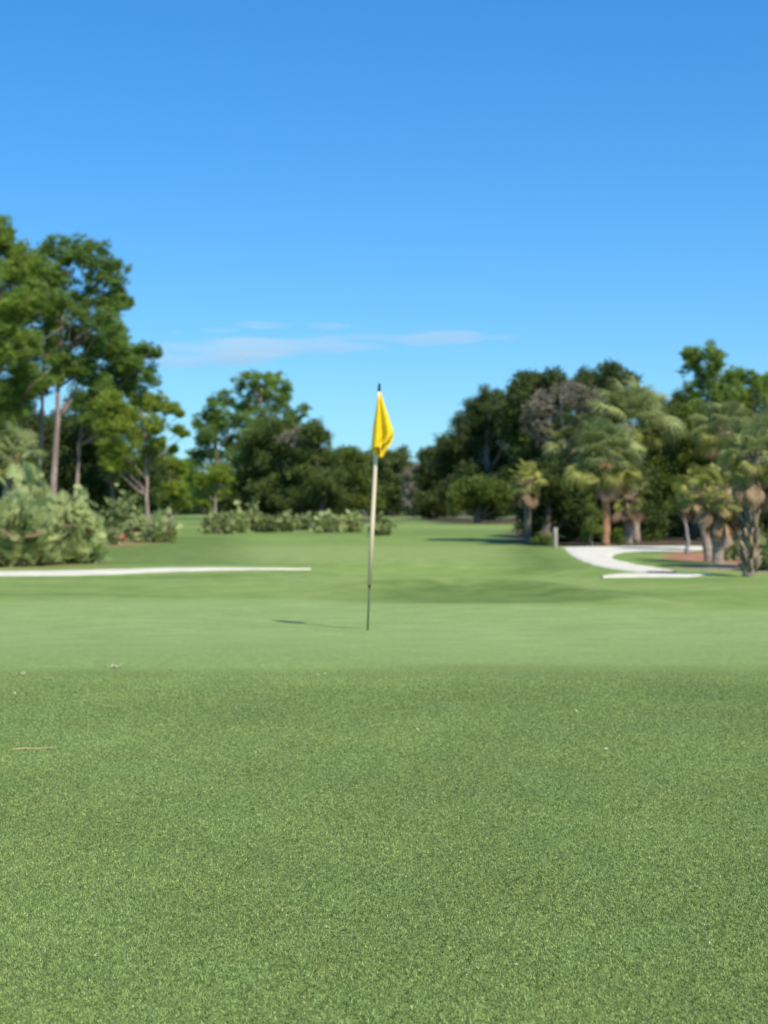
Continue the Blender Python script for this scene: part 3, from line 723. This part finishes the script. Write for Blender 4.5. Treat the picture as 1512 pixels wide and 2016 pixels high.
# ================================================================== CENTRE
GC = 'trees behind the palmettos left of the flag'
tree('pine_tree', 'tall pine with rounded tufts, highest top left of the flag', 'pine', 112, 505,
     [(500, 748, 22), (530, 745, 24), (552, 765, 20), (470, 762, 18), (515, 778, 24), (545, 795, 22), (480, 800, 26), (520, 820, 28), (500, 850, 34), (560, 780, 14)], 'pine', 'pine', 'pine_bark', 0.25, GC, leaf=0.3, lean_px=515)
tree('pine_tree', 'layered pine with dark flat branches sloping down to the left', 'pine', 108, 430,
     [(437, 782, 18), (428, 805, 22), (405, 822, 22), (395, 838, 14), (440, 835, 28), (470, 830, 24), (410, 860, 26), (450, 875, 28), (395, 890, 24), (430, 905, 30), (385, 925, 26), (425, 945, 30), (392, 960, 24), (470, 900, 30)], 'pine_dark', 'pine', 'pine_bark', 0.25, GC, leaf=0.3)
tree('oak_tree', 'broad dark oak in the middle of the trees left of the flag', 'oak', 104, 545,
     [(540, 850, 38), (580, 858, 36), (500, 880, 38), (545, 900, 44), (595, 905, 42), (490, 930, 42), (540, 955, 46), (590, 960, 44), (480, 975, 36), (530, 990, 36), (585, 990, 32), (450, 985, 28)], 'oak_mid', 'oak', group=GC)
tree('pine_tree', 'short pine top poking out right of the tallest pine of the center trees', 'pine', 110, 590,
     [(570, 815, 18), (598, 812, 15), (580, 840, 22), (605, 845, 18), (560, 860, 20)], 'pine_dark', 'pine', 'pine_bark', 0.16, GC, leaf=0.3)
tree('oak_tree', 'oak with a brown tinged crown right of the broad dark oak', 'oak', 100, 632,
     [(615, 850, 26), (635, 862, 20), (610, 890, 30), (640, 905, 32), (600, 930, 34), (645, 945, 36), (610, 975, 36), (650, 985, 34), (570, 985, 30)], 'oak_mid', 'oak', group=GC)
tree('bare_tree', 'grey mossy bare crown showing among the center oaks', 'tree', 101, 592,
     [(570, 858, 22), (590, 850, 16), (612, 868, 20), (590, 875, 16)], 'grey', 'twig', 'grey_bark', 0.08, GC, dens=0.9)
tree('oak_tree', 'low rounded oak directly left of the flagstick', 'oak', 118, 690,
     [(680, 898, 22), (700, 905, 24), (665, 920, 28), (705, 935, 30), (680, 955, 34), (720, 965, 28), (660, 980, 30), (700, 990, 30), (735, 990, 20)], 'oak_green', 'oak', group=GC)
tree('pine_tree', 'low yellow green pine in front of the dark center trees', 'pine', 86, 424,
     [(420, 935, 22), (400, 950, 18), (440, 945, 16), (425, 970, 20), (405, 985, 18), (445, 925, 12)], 'lime', 'pine', 'pine_bark', 0.1, 'young yellow green pines')
GF = 'far trees closing the fairway'
tree('far_tree', 'far green tree directly right of the flagstick top', 'tree', 165, 775,
     [(765, 905, 22), (785, 900, 24), (750, 920, 20), (800, 925, 22), (770, 940, 28), (795, 955, 28), (760, 970, 28), (790, 985, 26), (745, 985, 20)], 'far', 'oak', group=GF, leaf=0.34)
tree('far_tree', 'far tree on the skyline hidden in part by the flag', 'tree', 172, 728,
     [(725, 905, 20), (740, 920, 20), (715, 925, 20), (730, 950, 24), (728, 980, 24)], 'far', 'oak', group=GF, leaf=0.34)
tree('far_tree', 'far greyish tree at the foot of the sky gap', 'tree', 158, 815,
     [(812, 935, 16), (825, 925, 14), (815, 960, 20), (830, 965, 20), (812, 990, 18), (832, 992, 18)], 'grey', 'oak', group=GF, leaf=0.3)
for i, (px, top, w_, lab) in enumerate([(345, 905, 40, 'far tree low on the skyline between the pines and the center trees'), (300, 925, 45, 'far tree behind the thin trunk of the yellow green pine'),
                                 (862, 905, 40, 'far tree at the left foot of the dark oak on the right')]):
    tree('far_tree', lab, 'tree', 150 + 5 * i, px, [(px, top + 22, 24), (px - w_ * .5, top + 40, 24), (px + w_ * .5, top + 38, 24), (px - 10, top + 65, 30), (px + 22, top + 70, 28), (px, top + 92, 26)], 'far', 'oak', group=GF, leaf=0.34)
GB = 'palmettos in a row below the center trees'
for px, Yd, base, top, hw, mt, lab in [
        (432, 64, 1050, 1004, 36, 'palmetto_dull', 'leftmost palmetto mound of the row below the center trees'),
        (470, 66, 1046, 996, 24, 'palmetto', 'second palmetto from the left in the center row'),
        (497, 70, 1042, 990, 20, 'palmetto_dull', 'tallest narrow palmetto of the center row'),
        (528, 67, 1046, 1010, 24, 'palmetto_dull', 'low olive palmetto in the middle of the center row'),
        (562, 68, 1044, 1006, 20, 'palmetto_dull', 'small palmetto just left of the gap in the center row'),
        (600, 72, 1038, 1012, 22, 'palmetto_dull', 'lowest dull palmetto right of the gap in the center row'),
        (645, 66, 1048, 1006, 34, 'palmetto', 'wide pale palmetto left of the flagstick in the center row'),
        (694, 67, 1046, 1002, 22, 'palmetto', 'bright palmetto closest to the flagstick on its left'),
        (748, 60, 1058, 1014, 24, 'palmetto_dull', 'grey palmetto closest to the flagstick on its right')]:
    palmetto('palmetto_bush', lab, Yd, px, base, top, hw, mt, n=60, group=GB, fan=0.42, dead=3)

# ================================================================== RIGHT SIDE
GO = 'dark oaks on the right of the fairway'
tree('oak_tree', 'big dark oak sloping down to the sky gap right of the flag', 'oak', 104, 960,
     [(965, 785, 30), (995, 800, 38), (935, 800, 26), (920, 835, 34), (965, 840, 44), (1010, 845, 42), (905, 875, 38), (950, 890, 46), (1000, 900, 46), (890, 920, 38), (935, 945, 44), (985, 960, 48), (1030, 950, 44), (900, 970, 36), (955, 990, 34), (1000, 995, 34)], 'oak', 'oak', trunk_r=0.4, group=GO)
tree('oak_tree', 'low dark oak at the left end of the right hand trees', 'oak', 116, 855,
     [(848, 895, 22), (870, 885, 24), (840, 920, 26), (870, 925, 32), (845, 950, 30), (880, 965, 34), (845, 985, 26), (870, 995, 26), (838, 1002, 16), (890, 998, 24)], 'oak', 'oak', group=GO)
tree('oak_tree', 'low lighter oak mound at the foot of the big dark oak', 'oak', 92, 940,
     [(920, 965, 26), (950, 962, 30), (980, 970, 30), (905, 985, 26), (940, 990, 28), (975, 995, 28), (1000, 985, 26)], 'oak_green', 'oak', group=GO)
tree('oak_tree', 'dark rounded oak top between the sloping oak and the bare grey tree', 'oak', 50, 1060,
     [(1045, 768, 32), (1075, 765, 32), (1010, 800, 34), (1115, 790, 32), (1030, 755, 28), (1060, 745, 26), (1088, 748, 24), (1105, 755, 20), (1045, 790, 38), (1090, 790, 36), (1030, 840, 40), (1080, 850, 44), (1050, 900, 44), (1110, 880, 40), (1060, 950, 44)], 'oak', 'oak', trunk_r=0.2, group=GO, leaf=0.125, depth=1.6)
tree('oak_tree', 'highest dark oak behind the fan palms, right of the bare grey tree', 'oak', 56, 1200,
     [(1170, 752, 26), (1210, 752, 28), (1135, 768, 28), (1262, 795, 26), (1150, 745, 22), (1190, 738, 24), (1230, 748, 24), (1170, 765, 30), (1215, 770, 34), (1150, 800, 36), (1195, 815, 44), (1245, 790, 28), (1170, 870, 44), (1225, 870, 44), (1140, 920, 40), (1190, 930, 44), (1235, 915, 40), (1100, 905, 38)], 'oak', 'oak', trunk_r=0.2, group=GO, leaf=0.13, depth=1.6)
tree('oak_tree', 'dark oak filling the dip in the skyline above the fan palms', 'oak', 88, 1310,
     [(1265, 782, 20), (1300, 795, 24), (1335, 790, 22), (1275, 820, 32), (1320, 830, 34), (1360, 800, 26), (1250, 900, 42), (1270, 950, 40), (1290, 870, 40), (1340, 880, 40), (1370, 840, 34), (1320, 930, 40)], 'oak', 'oak', trunk_r=0.3, group=GO)
tree('bare_tree', 'bare grey mossy tree in front of the dark oaks', 'tree', 48.6, 1118,
     [(1050, 800, 28), (1080, 785, 28), (1060, 830, 28), (1095, 820, 28), (1130, 775, 28), (1160, 780, 26), (1080, 850, 24), (1145, 800, 26), (1175, 800, 18), (1110, 760, 20)], 'grey', 'twig', 'grey_bark', 0.09, 'grey mossy bare trees', dens=1.3, leaf=0.1, depth=0.5)
tree('pine_tree', 'feathery pine with the highest top on the right', 'pine', 78, 1390,
     [(1362, 700, 20), (1385, 695, 22), (1405, 712, 20), (1370, 725, 24), (1395, 740, 26), (1420, 700, 9), (1365, 765, 20), (1400, 775, 30), (1425, 760, 20), (1385, 800, 30), (1430, 800, 26), (1360, 700, 12)], 'pine', 'pine', 'pine_bark', 0.2, 'pines on the right', leaf=0.24)
tree('pine_tree', 'feathery pine at the right edge, second highest on the right', 'pine', 70, 1475,
     [(1450, 740, 22), (1475, 745, 24), (1500, 755, 24), (1440, 775, 26), (1470, 785, 32), (1505, 790, 30), (1530, 760, 30), (1450, 815, 28), (1490, 825, 30), (1545, 800, 34)], 'pine', 'pine', 'pine_bark', 0.2, 'pines on the right', leaf=0.24)
tree('oak_tree', 'bright green oak between the fan palms and the yellow palm', 'oak', 50, 1360,
     [(1340, 815, 26), (1375, 820, 30), (1320, 850, 30), (1360, 860, 40), (1395, 850, 26), (1310, 905, 34), (1350, 910, 42), (1390, 900, 34), (1290, 950, 30), (1330, 960, 40), (1375, 950, 34), (1310, 995, 30), (1345, 990, 30), (1285, 985, 22)], 'oak_green', 'oak', trunk_r=0.16, group=GO, leaf=0.12)
tree('oak_tree', 'dense dark shade tree behind the white wooden post', 'oak', 47.5, 1075,
     [(1050, 950, 34), (1090, 945, 38), (1130, 960, 36), (1045, 990, 36), (1085, 1000, 42), (1130, 1005, 40), (1050, 1035, 32), (1090, 1042, 36), (1135, 1040, 34)], 'oak', 'oak', trunk_r=0.2, group=GO, leaf=0.11, depth=0.7)
tree('oak_tree', 'dense dark shade tree right of the orange palm trunk', 'oak', 49.5, 1255,
     [(1220, 960, 40), (1260, 955, 40), (1300, 980, 40), (1230, 1010, 42), (1275, 1020, 42), (1315, 1030, 34), (1220, 1045, 30), (1265, 1048, 32), (1180, 1000, 36), (1175, 1040, 30)], 'oak', 'oak', trunk_r=0.2, group=GO, leaf=0.11, depth=0.7)
tree('oak_tree', 'dense dark shade tree behind the thin grey trunk', 'oak', 55, 1365,
     [(1340, 1000, 40), (1380, 1010, 42), (1420, 1000, 42), (1350, 1040, 36), (1395, 1045, 38), (1440, 1040, 36), (1330, 1050, 26)], 'oak', 'oak', trunk_r=0.16, group=GO, leaf=0.11, depth=0.7)
tree('oak_tree', 'dark oak at the right edge behind the palm trunks', 'oak', 48, 1500,
     [(1450, 860, 46), (1500, 870, 50), (1460, 930, 50), (1520, 940, 56), (1470, 1000, 50), (1530, 1010, 56), (1480, 1050, 40), (1540, 1060, 44), (1560, 900, 60)], 'oak', 'oak', trunk_r=0.25, group=GO, leaf=0.12)
G = 'cabbage palms beside the cart path'
palm('palm_tree', 'palm with a smooth orange brown trunk where the sand path bends', 43.5, 1193, 1192, 912, 84, 'palm', 'palm_bark', 0.13, 18, 34, G)
palm('palm_tree', 'tallest fan palm, blue green, above the orange trunked palm', 47, 1252, 1240, 845, 90, 'palm', 'palm_grey', 0.14, 12, 44, G, up_bias=15)
palm('palm_tree', 'blue green fan palm left of the orange trunked palm, in front of the bare tree', 49, 1120, 1128, 885, 68, 'palm', 'palm_grey', 0.14, 10, 36, G, up_bias=10)
palm('palm_tree', 'small palm with hanging brown fronds at the left end of the thicket', 46, 1040, 1036, 948, 40, 'palm_yellow', 'oak_bark', 0.11, 16, 18, G, dead_len=1.3)  # oak bark instead of palm bark: thicket shade put into the trunk colour
palm('palm_tree', 'low palm with pale tan dead fronds behind the orange trunk on its right', 46.5, 1238, 1236, 975, 42, 'palm', 'palm_grey', 0.12, 18, 16, G, dead_len=1.2)
palm('palm_tree', 'grey green fan palm high behind the yellow palm', 38, 1432, 1428, 850, 66, 'palm', 'palm_grey', 0.14, 10, 38, G)
palm('palm_tree', 'yellow fronded palm with a thick tan skirt of dead fronds', 28.5, 1413, 1418, 975, 58, 'palm_yellow', 'palm_grey', 0.11, 34, 26, G, dead_len=1.25)
palm('palm_tree', 'leaning grey trunked palm crossing behind the yellow fronded palm', 30, 1396, 1372, 965, 44, 'palm_yellow', 'palm_grey', 0.09, 20, 18, G, dead_len=1.2)
palm('palm_tree', 'nearest palm with a rough boot covered trunk at the right edge', 23.0, 1474, 1482, 905, 72, 'palm', 'palm_grey', 0.09, 18, 24, G, boots=True, dead_len=1.2)
palm('palm_tree', 'palm half outside the right edge with tan dead fronds', 26, 1530, 1532, 880, 80, 'palm', 'palm_grey', 0.14, 26, 30, G, dead_len=1.3)
tree('shrub', 'yellow green bush at the left foot of the orange palm trunk', 'shrub', 42.8, 1164,
     [(1158, 1000, 16), (1172, 1015, 18), (1160, 1035, 18), (1175, 1045, 15), (1155, 1055, 12), (1160, 985, 10)], 'oak_green', 'shrub', trunk_r=0.03, group='bushes beside the cart path', depth=0.3)
tree('shrub', 'small bush at the right foot of the orange palm trunk', 'shrub', 43.4, 1218,
     [(1216, 1048, 11), (1220, 1060, 10), (1212, 1064, 8)], 'oak_green', 'shrub', trunk_r=0.02, group='bushes beside the cart path', depth=0.1)
tree('shrub', 'small low bush in front of the thicket left of the white post', 'shrub', 43, 1073,
     [(1068, 1058, 12), (1080, 1064, 11), (1058, 1066, 10)], 'oak_green', 'shrub', trunk_r=0.02, group='bushes beside the cart path', depth=0.15)
tree('oak_tree', 'slim grey trunked young oak between the red straw and the yellow palm', 'oak', 36, 1353,
     [(1350, 985, 20), (1335, 1000, 18), (1368, 995, 18), (1352, 965, 16)], 'oak_green', 'shrub', 'grey_bark', 0.055, GO, leaf=0.08)
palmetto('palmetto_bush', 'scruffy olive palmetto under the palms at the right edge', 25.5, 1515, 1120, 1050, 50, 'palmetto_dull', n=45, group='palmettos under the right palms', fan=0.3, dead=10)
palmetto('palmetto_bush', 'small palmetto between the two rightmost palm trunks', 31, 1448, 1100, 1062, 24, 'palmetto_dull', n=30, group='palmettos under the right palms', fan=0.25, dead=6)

# a far belt of wood behind everything, one mass
def far_wood():
    g = np.random.default_rng(5); lobes = []
    for i in range(150):
        a = -1.25 + 2.5 * i / 149; d = 235 + g.uniform(-8, 25); x = math.sin(a) * d * 1.2; y = math.cos(a) * d * 0.6 + 110
        h = 6.5 + g.uniform(-1.5, 2.5) if abs(x) < 38 else 12.5 + g.uniform(-2, 3)
        r = 3.6
        for z in (2.0, 5.5, h - r):
            lobes.append((np.array([x + g.normal(0, 1.5), y + g.normal(0, 2), z]), r))
    v, f, t = crown_mesh(lobes, 'oak', g, 0.7, 2.4)
    o = mesh_np('wood', v, f, M['far'], tint=t)
    props(o, 'far belt of dark green woodland closing the horizon', 'wood', kind='stuff')
far_wood()

# ================================================================== SMALL THINGS
def wooden_post():
    b = pxw(1093, 1080, 40.2); b[2] = gz(b[0], b[1]); root = None
    g = Geo(); h = 0.56; r = 0.065
    pts = [(0, 0, -0.1), (0, 0, 0.02), (0.004, 0, h * .5), (0.002, 0, h - 0.03), (0.002, 0, h)]
    g.tube(pts, [r * 1.03, r, r * .98, r * .97, r * .8], 14)
    o = g.build('wooden_post', M['post']); o.location = b
    props(o, 'short weathered pale wooden post at the grass edge left of the sand path', 'post')
wooden_post()

def red_marker():
    b = pxw(240, 1076, 45.5); b[2] = gz(b[0], b[1])
    root = empty('ground_marker', b); props(root, 'small red marker on the ground between the left palmettos', 'marker')
    g = Geo(); g.tube([(0, 0, -0.05), (0, 0, 0.10)], [0.02, 0.02], 8); g.build('spike', M['rod'], root)
    g = Geo(); g.tube([(0, 0, 0.08), (0, 0, 0.10), (0, 0, 0.20), (0, 0, 0.27), (0, 0, 0.30)], [0.06, 0.09, 0.10, 0.085, 0.03], 14); g.build('head', M['red'], root)
red_marker()

def fern():
    b = pxw(1470, 1073, 22.2) + np.array([0, -0.16, 0]); g = np.random.default_rng(4)
    d = g.normal(size=(14, 3)); d[:, 1] = -abs(d[:, 1]) - .3; d[:, 2] = abs(d[:, 2])
    v, f, t = merge(fans([FAN_YOUNG], d, np.zeros((14, 3)), np.full(14, 0.035), g.normal(0, 1, 14), g.random(14), g))
    o = mesh_np('fern', v, f, M['fern'], tint=t); o.location = b
    props(o, 'bright lime green sprout growing on the nearest palm trunk', 'fern')
fern()

# long dry pine needle in the fringe
def ground_pt(px, row):
    Yd = F * CAMZ / (row - 1008); return np.array([(px - 756) / F * Yd, Yd, 0.0])
def lie(p, h=0.0): p = p.copy(); p[2] = gz(p[0], p[1]) + h; return p
def needle(px0, row0, px1, row1, label, r=0.0016):
    a, b = ground_pt(px0, row0), ground_pt(px1, row1); a, b = lie(a, 0.013), lie(b, 0.013)
    g = Geo(); m = (a + b) / 2
    pts = [a - m + (b - a) * t + np.array([0, 0.010 * math.sin(t * 5), 0.002 * math.sin(t * 9)]) for t in np.linspace(0, 1, 9)]
    g.tube(pts, [r * .5, r, r * 1.2, r, r * 1.1, r, r, r * .7, r * .3], 5)
    o = g.build('dry_twig', M['needle']); o.location = m; props(o, label, 'twig')
needle(20, 1482, 118, 1477, 'long tan dry stalk lying on the fringe near the left edge', 0.0022)
needle(200, 1395, 262, 1396, 'thin dark dry stalk lying above the long tan one', 0.0012)
needle(1395, 1349, 1410, 1352, 'short dark stalk lying near the right side of the green edge', 0.002)

def fleck(px, row, w, n, i):
    g = np.random.default_rng(i + 50); p = lie(ground_pt(px, row), 0.011)
    G_ = Geo()
    for k in range(n):
        c = np.array([g.normal(0, w * .35), g.normal(0, w * .5), g.uniform(0, 0.005)]) if n > 1 else np.zeros(3)
        a = g.uniform(0, math.pi); l = w * (0.5 if n == 1 else 0.22) * g.uniform(.7, 1.2); d = np.array([math.cos(a), math.sin(a), g.normal(0, .3)]); s_ = np.array([-d[1], d[0], 0])
        G_.add([c - d * l, c + s_ * l * .4, c + d * l, c - s_ * l * .4 + np.array([0, 0, l * .3])], [(0, 1, 2), (0, 2, 3)])
    o = G_.build('dry_scrap', M['fleck'], smooth=False); o.location = p
    return o
for i, (px, row, w, n, lab) in enumerate([(229, 1319, .06, 26, 'largest straw coloured scrap tuft on the green edge, left of center'), (41, 1330, .045, 14, 'straw coloured scrap tuft near the left end of the green edge'), (186, 1892, .018, 6, 'pale scrap tuft low on the left of the turf')]):
    props(fleck(px, row, w, n, i), lab, 'scrap')
for i, (px, row, w) in enumerate([(257, 1317, .02), (8, 1319, .018), (123, 1321, .02), (337, 1325, .022), (516, 1318, .02), (447, 1319, .018), (625, 1332, .02), (505, 1331, .02), (503, 1353, .018), (30, 1368, .016), (48, 1369, .018),
                                  (91, 1367, .012), (465, 1397, .016), (1016, 1355, .018), (822, 1440, .014), (878, 1425, .014), (1193, 1479, .013), (1135, 1404, .014), (530, 1934, .010), (1016, 1908, .010), (1233, 1868, .010), (1332, 1912, .008), (640, 1330, .015), (1247, 1333, .015), (105, 1345, .012)]):
    props(fleck(px, row, w * 1.35, 1, i + 10), 'tiny pale dry scrap lying on the mown turf', 'scrap', 'tiny pale scraps scattered on the turf')

# ================================================================== CLOUD WISPS
def cloud():
    D = 4000.0
    x0, x1, r0, r1 = 280, 1040, 628, 732
    nu, nv = 230, 60
    U, V = np.meshgrid(np.linspace(0, 1, nu), np.linspace(0, 1, nv)); px = x0 + (x1 - x0) * U; row = r0 + (r1 - r0) * V
    g = np.random.default_rng(2)
    def lens(cx, cy, hw, hh, amp, skew=0.0, pw=2.0):
        return amp * np.clip(1 - np.abs((px - cx) / hw) ** pw - ((row - cy - skew * (px - cx)) / hh) ** 2, 0, None) ** 1.3
    t = lens(430, 693, 175, 30, 1.05, -0.03, 2.5) + lens(640, 676, 150, 20, 1.0, -0.06) + lens(870, 665, 95, 15, 0.85, -0.02, 3) + lens(760, 668, 140, 11, 0.6, 0)
    t += lens(520, 640, 75, 7, .55, 0.02) + lens(650, 641, 60, 6, .4) + lens(430, 650, 50, 6, .5, 0) + lens(985, 664, 50, 5, .4) + lens(350, 655, 14, 5, .3) + lens(345, 715, 60, 12, .5) + lens(700, 684, 90, 10, .5)
    n = np.zeros_like(px)
    for k in range(26):
        kx, ky, ph = g.normal(0, 0.02), g.normal(0, 0.16), g.uniform(0, 6.3); n += np.sin(px * kx + row * ky + ph) / 5
    t = t * np.clip(1 + 0.75 * n, 0.12, None)
    edge = (U > 0.004) & (U < 0.996) & (V > 0.02) & (V < 0.98)
    t = np.where(edge, t, 0)
    th = t * 110.0                           # half thickness in metres
    Xw = (px - 756) / F * D; Zw = (1008 - row) / F * D
    keep = th > 0.5
    # faces where any corner has body; both sheets share the outline
    Yf = -th; Yb = th
    ids = np.arange(nu * nv).reshape(nv, nu); q = np.stack([ids[:-1, :-1], ids[:-1, 1:], ids[1:, 1:], ids[1:, :-1]], -1).reshape(-1, 4)
    kf = keep.ravel()[q].any(axis=1); q = q[kf]
    v = np.concatenate([np.stack([Xw.ravel(), Yf.ravel(), Zw.ravel()], 1), np.stack([Xw.ravel(), Yb.ravel(), Zw.ravel()], 1)])
    nn = nu * nv
    # close the rim
    e = {}
    for a in q:
        for i in range(4):
            k = (int(a[i]), int(a[(i + 1) % 4]))
            e[k] = e.get(k, 0) + 1
    rim = [k for k in e if (k[1], k[0]) not in e]
    rimf = np.array([(b, a, a + nn, b + nn) for a, b in rim])
    f = np.vstack([q, q[:, ::-1] + nn, rimf])
    used = np.unique(f); mp = np.full(2 * nn, -1); mp[used] = np.arange(len(used))
    m, nt, N, L = new_mat('thin_cloud')
    pv = N.new('ShaderNodeVolumePrincipled'); pv.inputs['Density'].default_value = 0.004; pv.inputs['Color'].default_value = (0.90, 1.0, 0.99, 1)
    pv.inputs['Anisotropy'].default_value = 0.0
    o_ = N.new('ShaderNodeOutputMaterial'); L.new(pv.outputs[0], o_.inputs['Volume'])
    o = mesh_np('cloud', v[used], mp[f][:, ::-1], m)
    o.location = (0, D, CAMZ)
    props(o, 'long thin white cloud streak low in the blue sky above the center trees', 'cloud', kind='structure')
cloud()

# ================================================================== LIGHT, SKY, CAMERA
SUN_EL, SUN_AZ = R(50), R(144)     # azimuth clockwise from +Y
world = bpy.data.worlds.new('World'); scene.world = world; world.use_nodes = True
nt = world.node_tree; nt.nodes.clear(); N = nt.nodes; L = nt.links
sky = N.new('ShaderNodeTexSky'); sky.sky_type = 'NISHITA'; sky.sun_disc = False
sky.sun_elevation = SUN_EL; sky.sun_rotation = SUN_AZ; sky.altitude = 0
sky.air_density = 1.0; sky.dust_density = 0.25; sky.ozone_density = 3.0
hs = N.new('ShaderNodeHueSaturation'); hs.inputs['Saturation'].default_value = 1.38; hs.inputs['Hue'].default_value = 0.5
bg = N.new('ShaderNodeBackground'); bg.inputs['Strength'].default_value = 0.15
wo = N.new('ShaderNodeOutputWorld')
gm = N.new('ShaderNodeGamma'); gm.inputs['Gamma'].default_value = 0.7
tn = N.new('ShaderNodeMix'); tn.data_type = 'RGBA'; tn.blend_type = 'MULTIPLY'; tn.inputs[0].default_value = 1.0
tn.inputs[7].default_value = (0.60, 1.055, 1.43, 1); tn.clamp_result = False
L.new(sky.outputs[0], hs.inputs['Color']); L.new(hs.outputs[0], gm.inputs['Color']); L.new(gm.outputs[0], tn.inputs[6]); L.new(tn.outputs[2], bg.inputs['Color']); L.new(bg.outputs[0], wo.inputs['Surface'])

sun = bpy.data.lights.new('sun', 'SUN'); sun.energy = 4.5; sun.angle = R(1.2); sun.color = (1.0, 0.92, 0.79)
so = link(bpy.data.objects.new('sun', sun))
sd = Vector((math.sin(SUN_AZ) * math.cos(SUN_EL), math.cos(SUN_AZ) * math.cos(SUN_EL), math.sin(SUN_EL)))
so.rotation_euler = sd.to_track_quat('Z', 'Y').to_euler(); so.location = (20, -20, 40)

cam = bpy.data.cameras.new('camera'); cam.sensor_fit = 'VERTICAL'; cam.sensor_height = 36; cam.sensor_width = 27; cam.lens = 52
cam.clip_start = 0.05; cam.clip_end = 20000
cam.dof.use_dof = True; cam.dof.focus_distance = 3.9; cam.dof.aperture_fstop = 4.6
co = link(bpy.data.objects.new('camera', cam)); co.location = (0, 0, CAMZ); co.rotation_euler = (R(90), 0, 0)
scene.camera = co
scene.view_settings.view_transform = 'Standard'; scene.view_settings.look = 'None'
scene.view_settings.exposure = 0.38; scene.view_settings.gamma = 1.0
scene.cycles.max_bounces = 6; scene.cycles.diffuse_bounces = 3; scene.cycles.transparent_max_bounces = 8; scene.cycles.volume_bounces = 2
scene.cycles.use_denoising = True
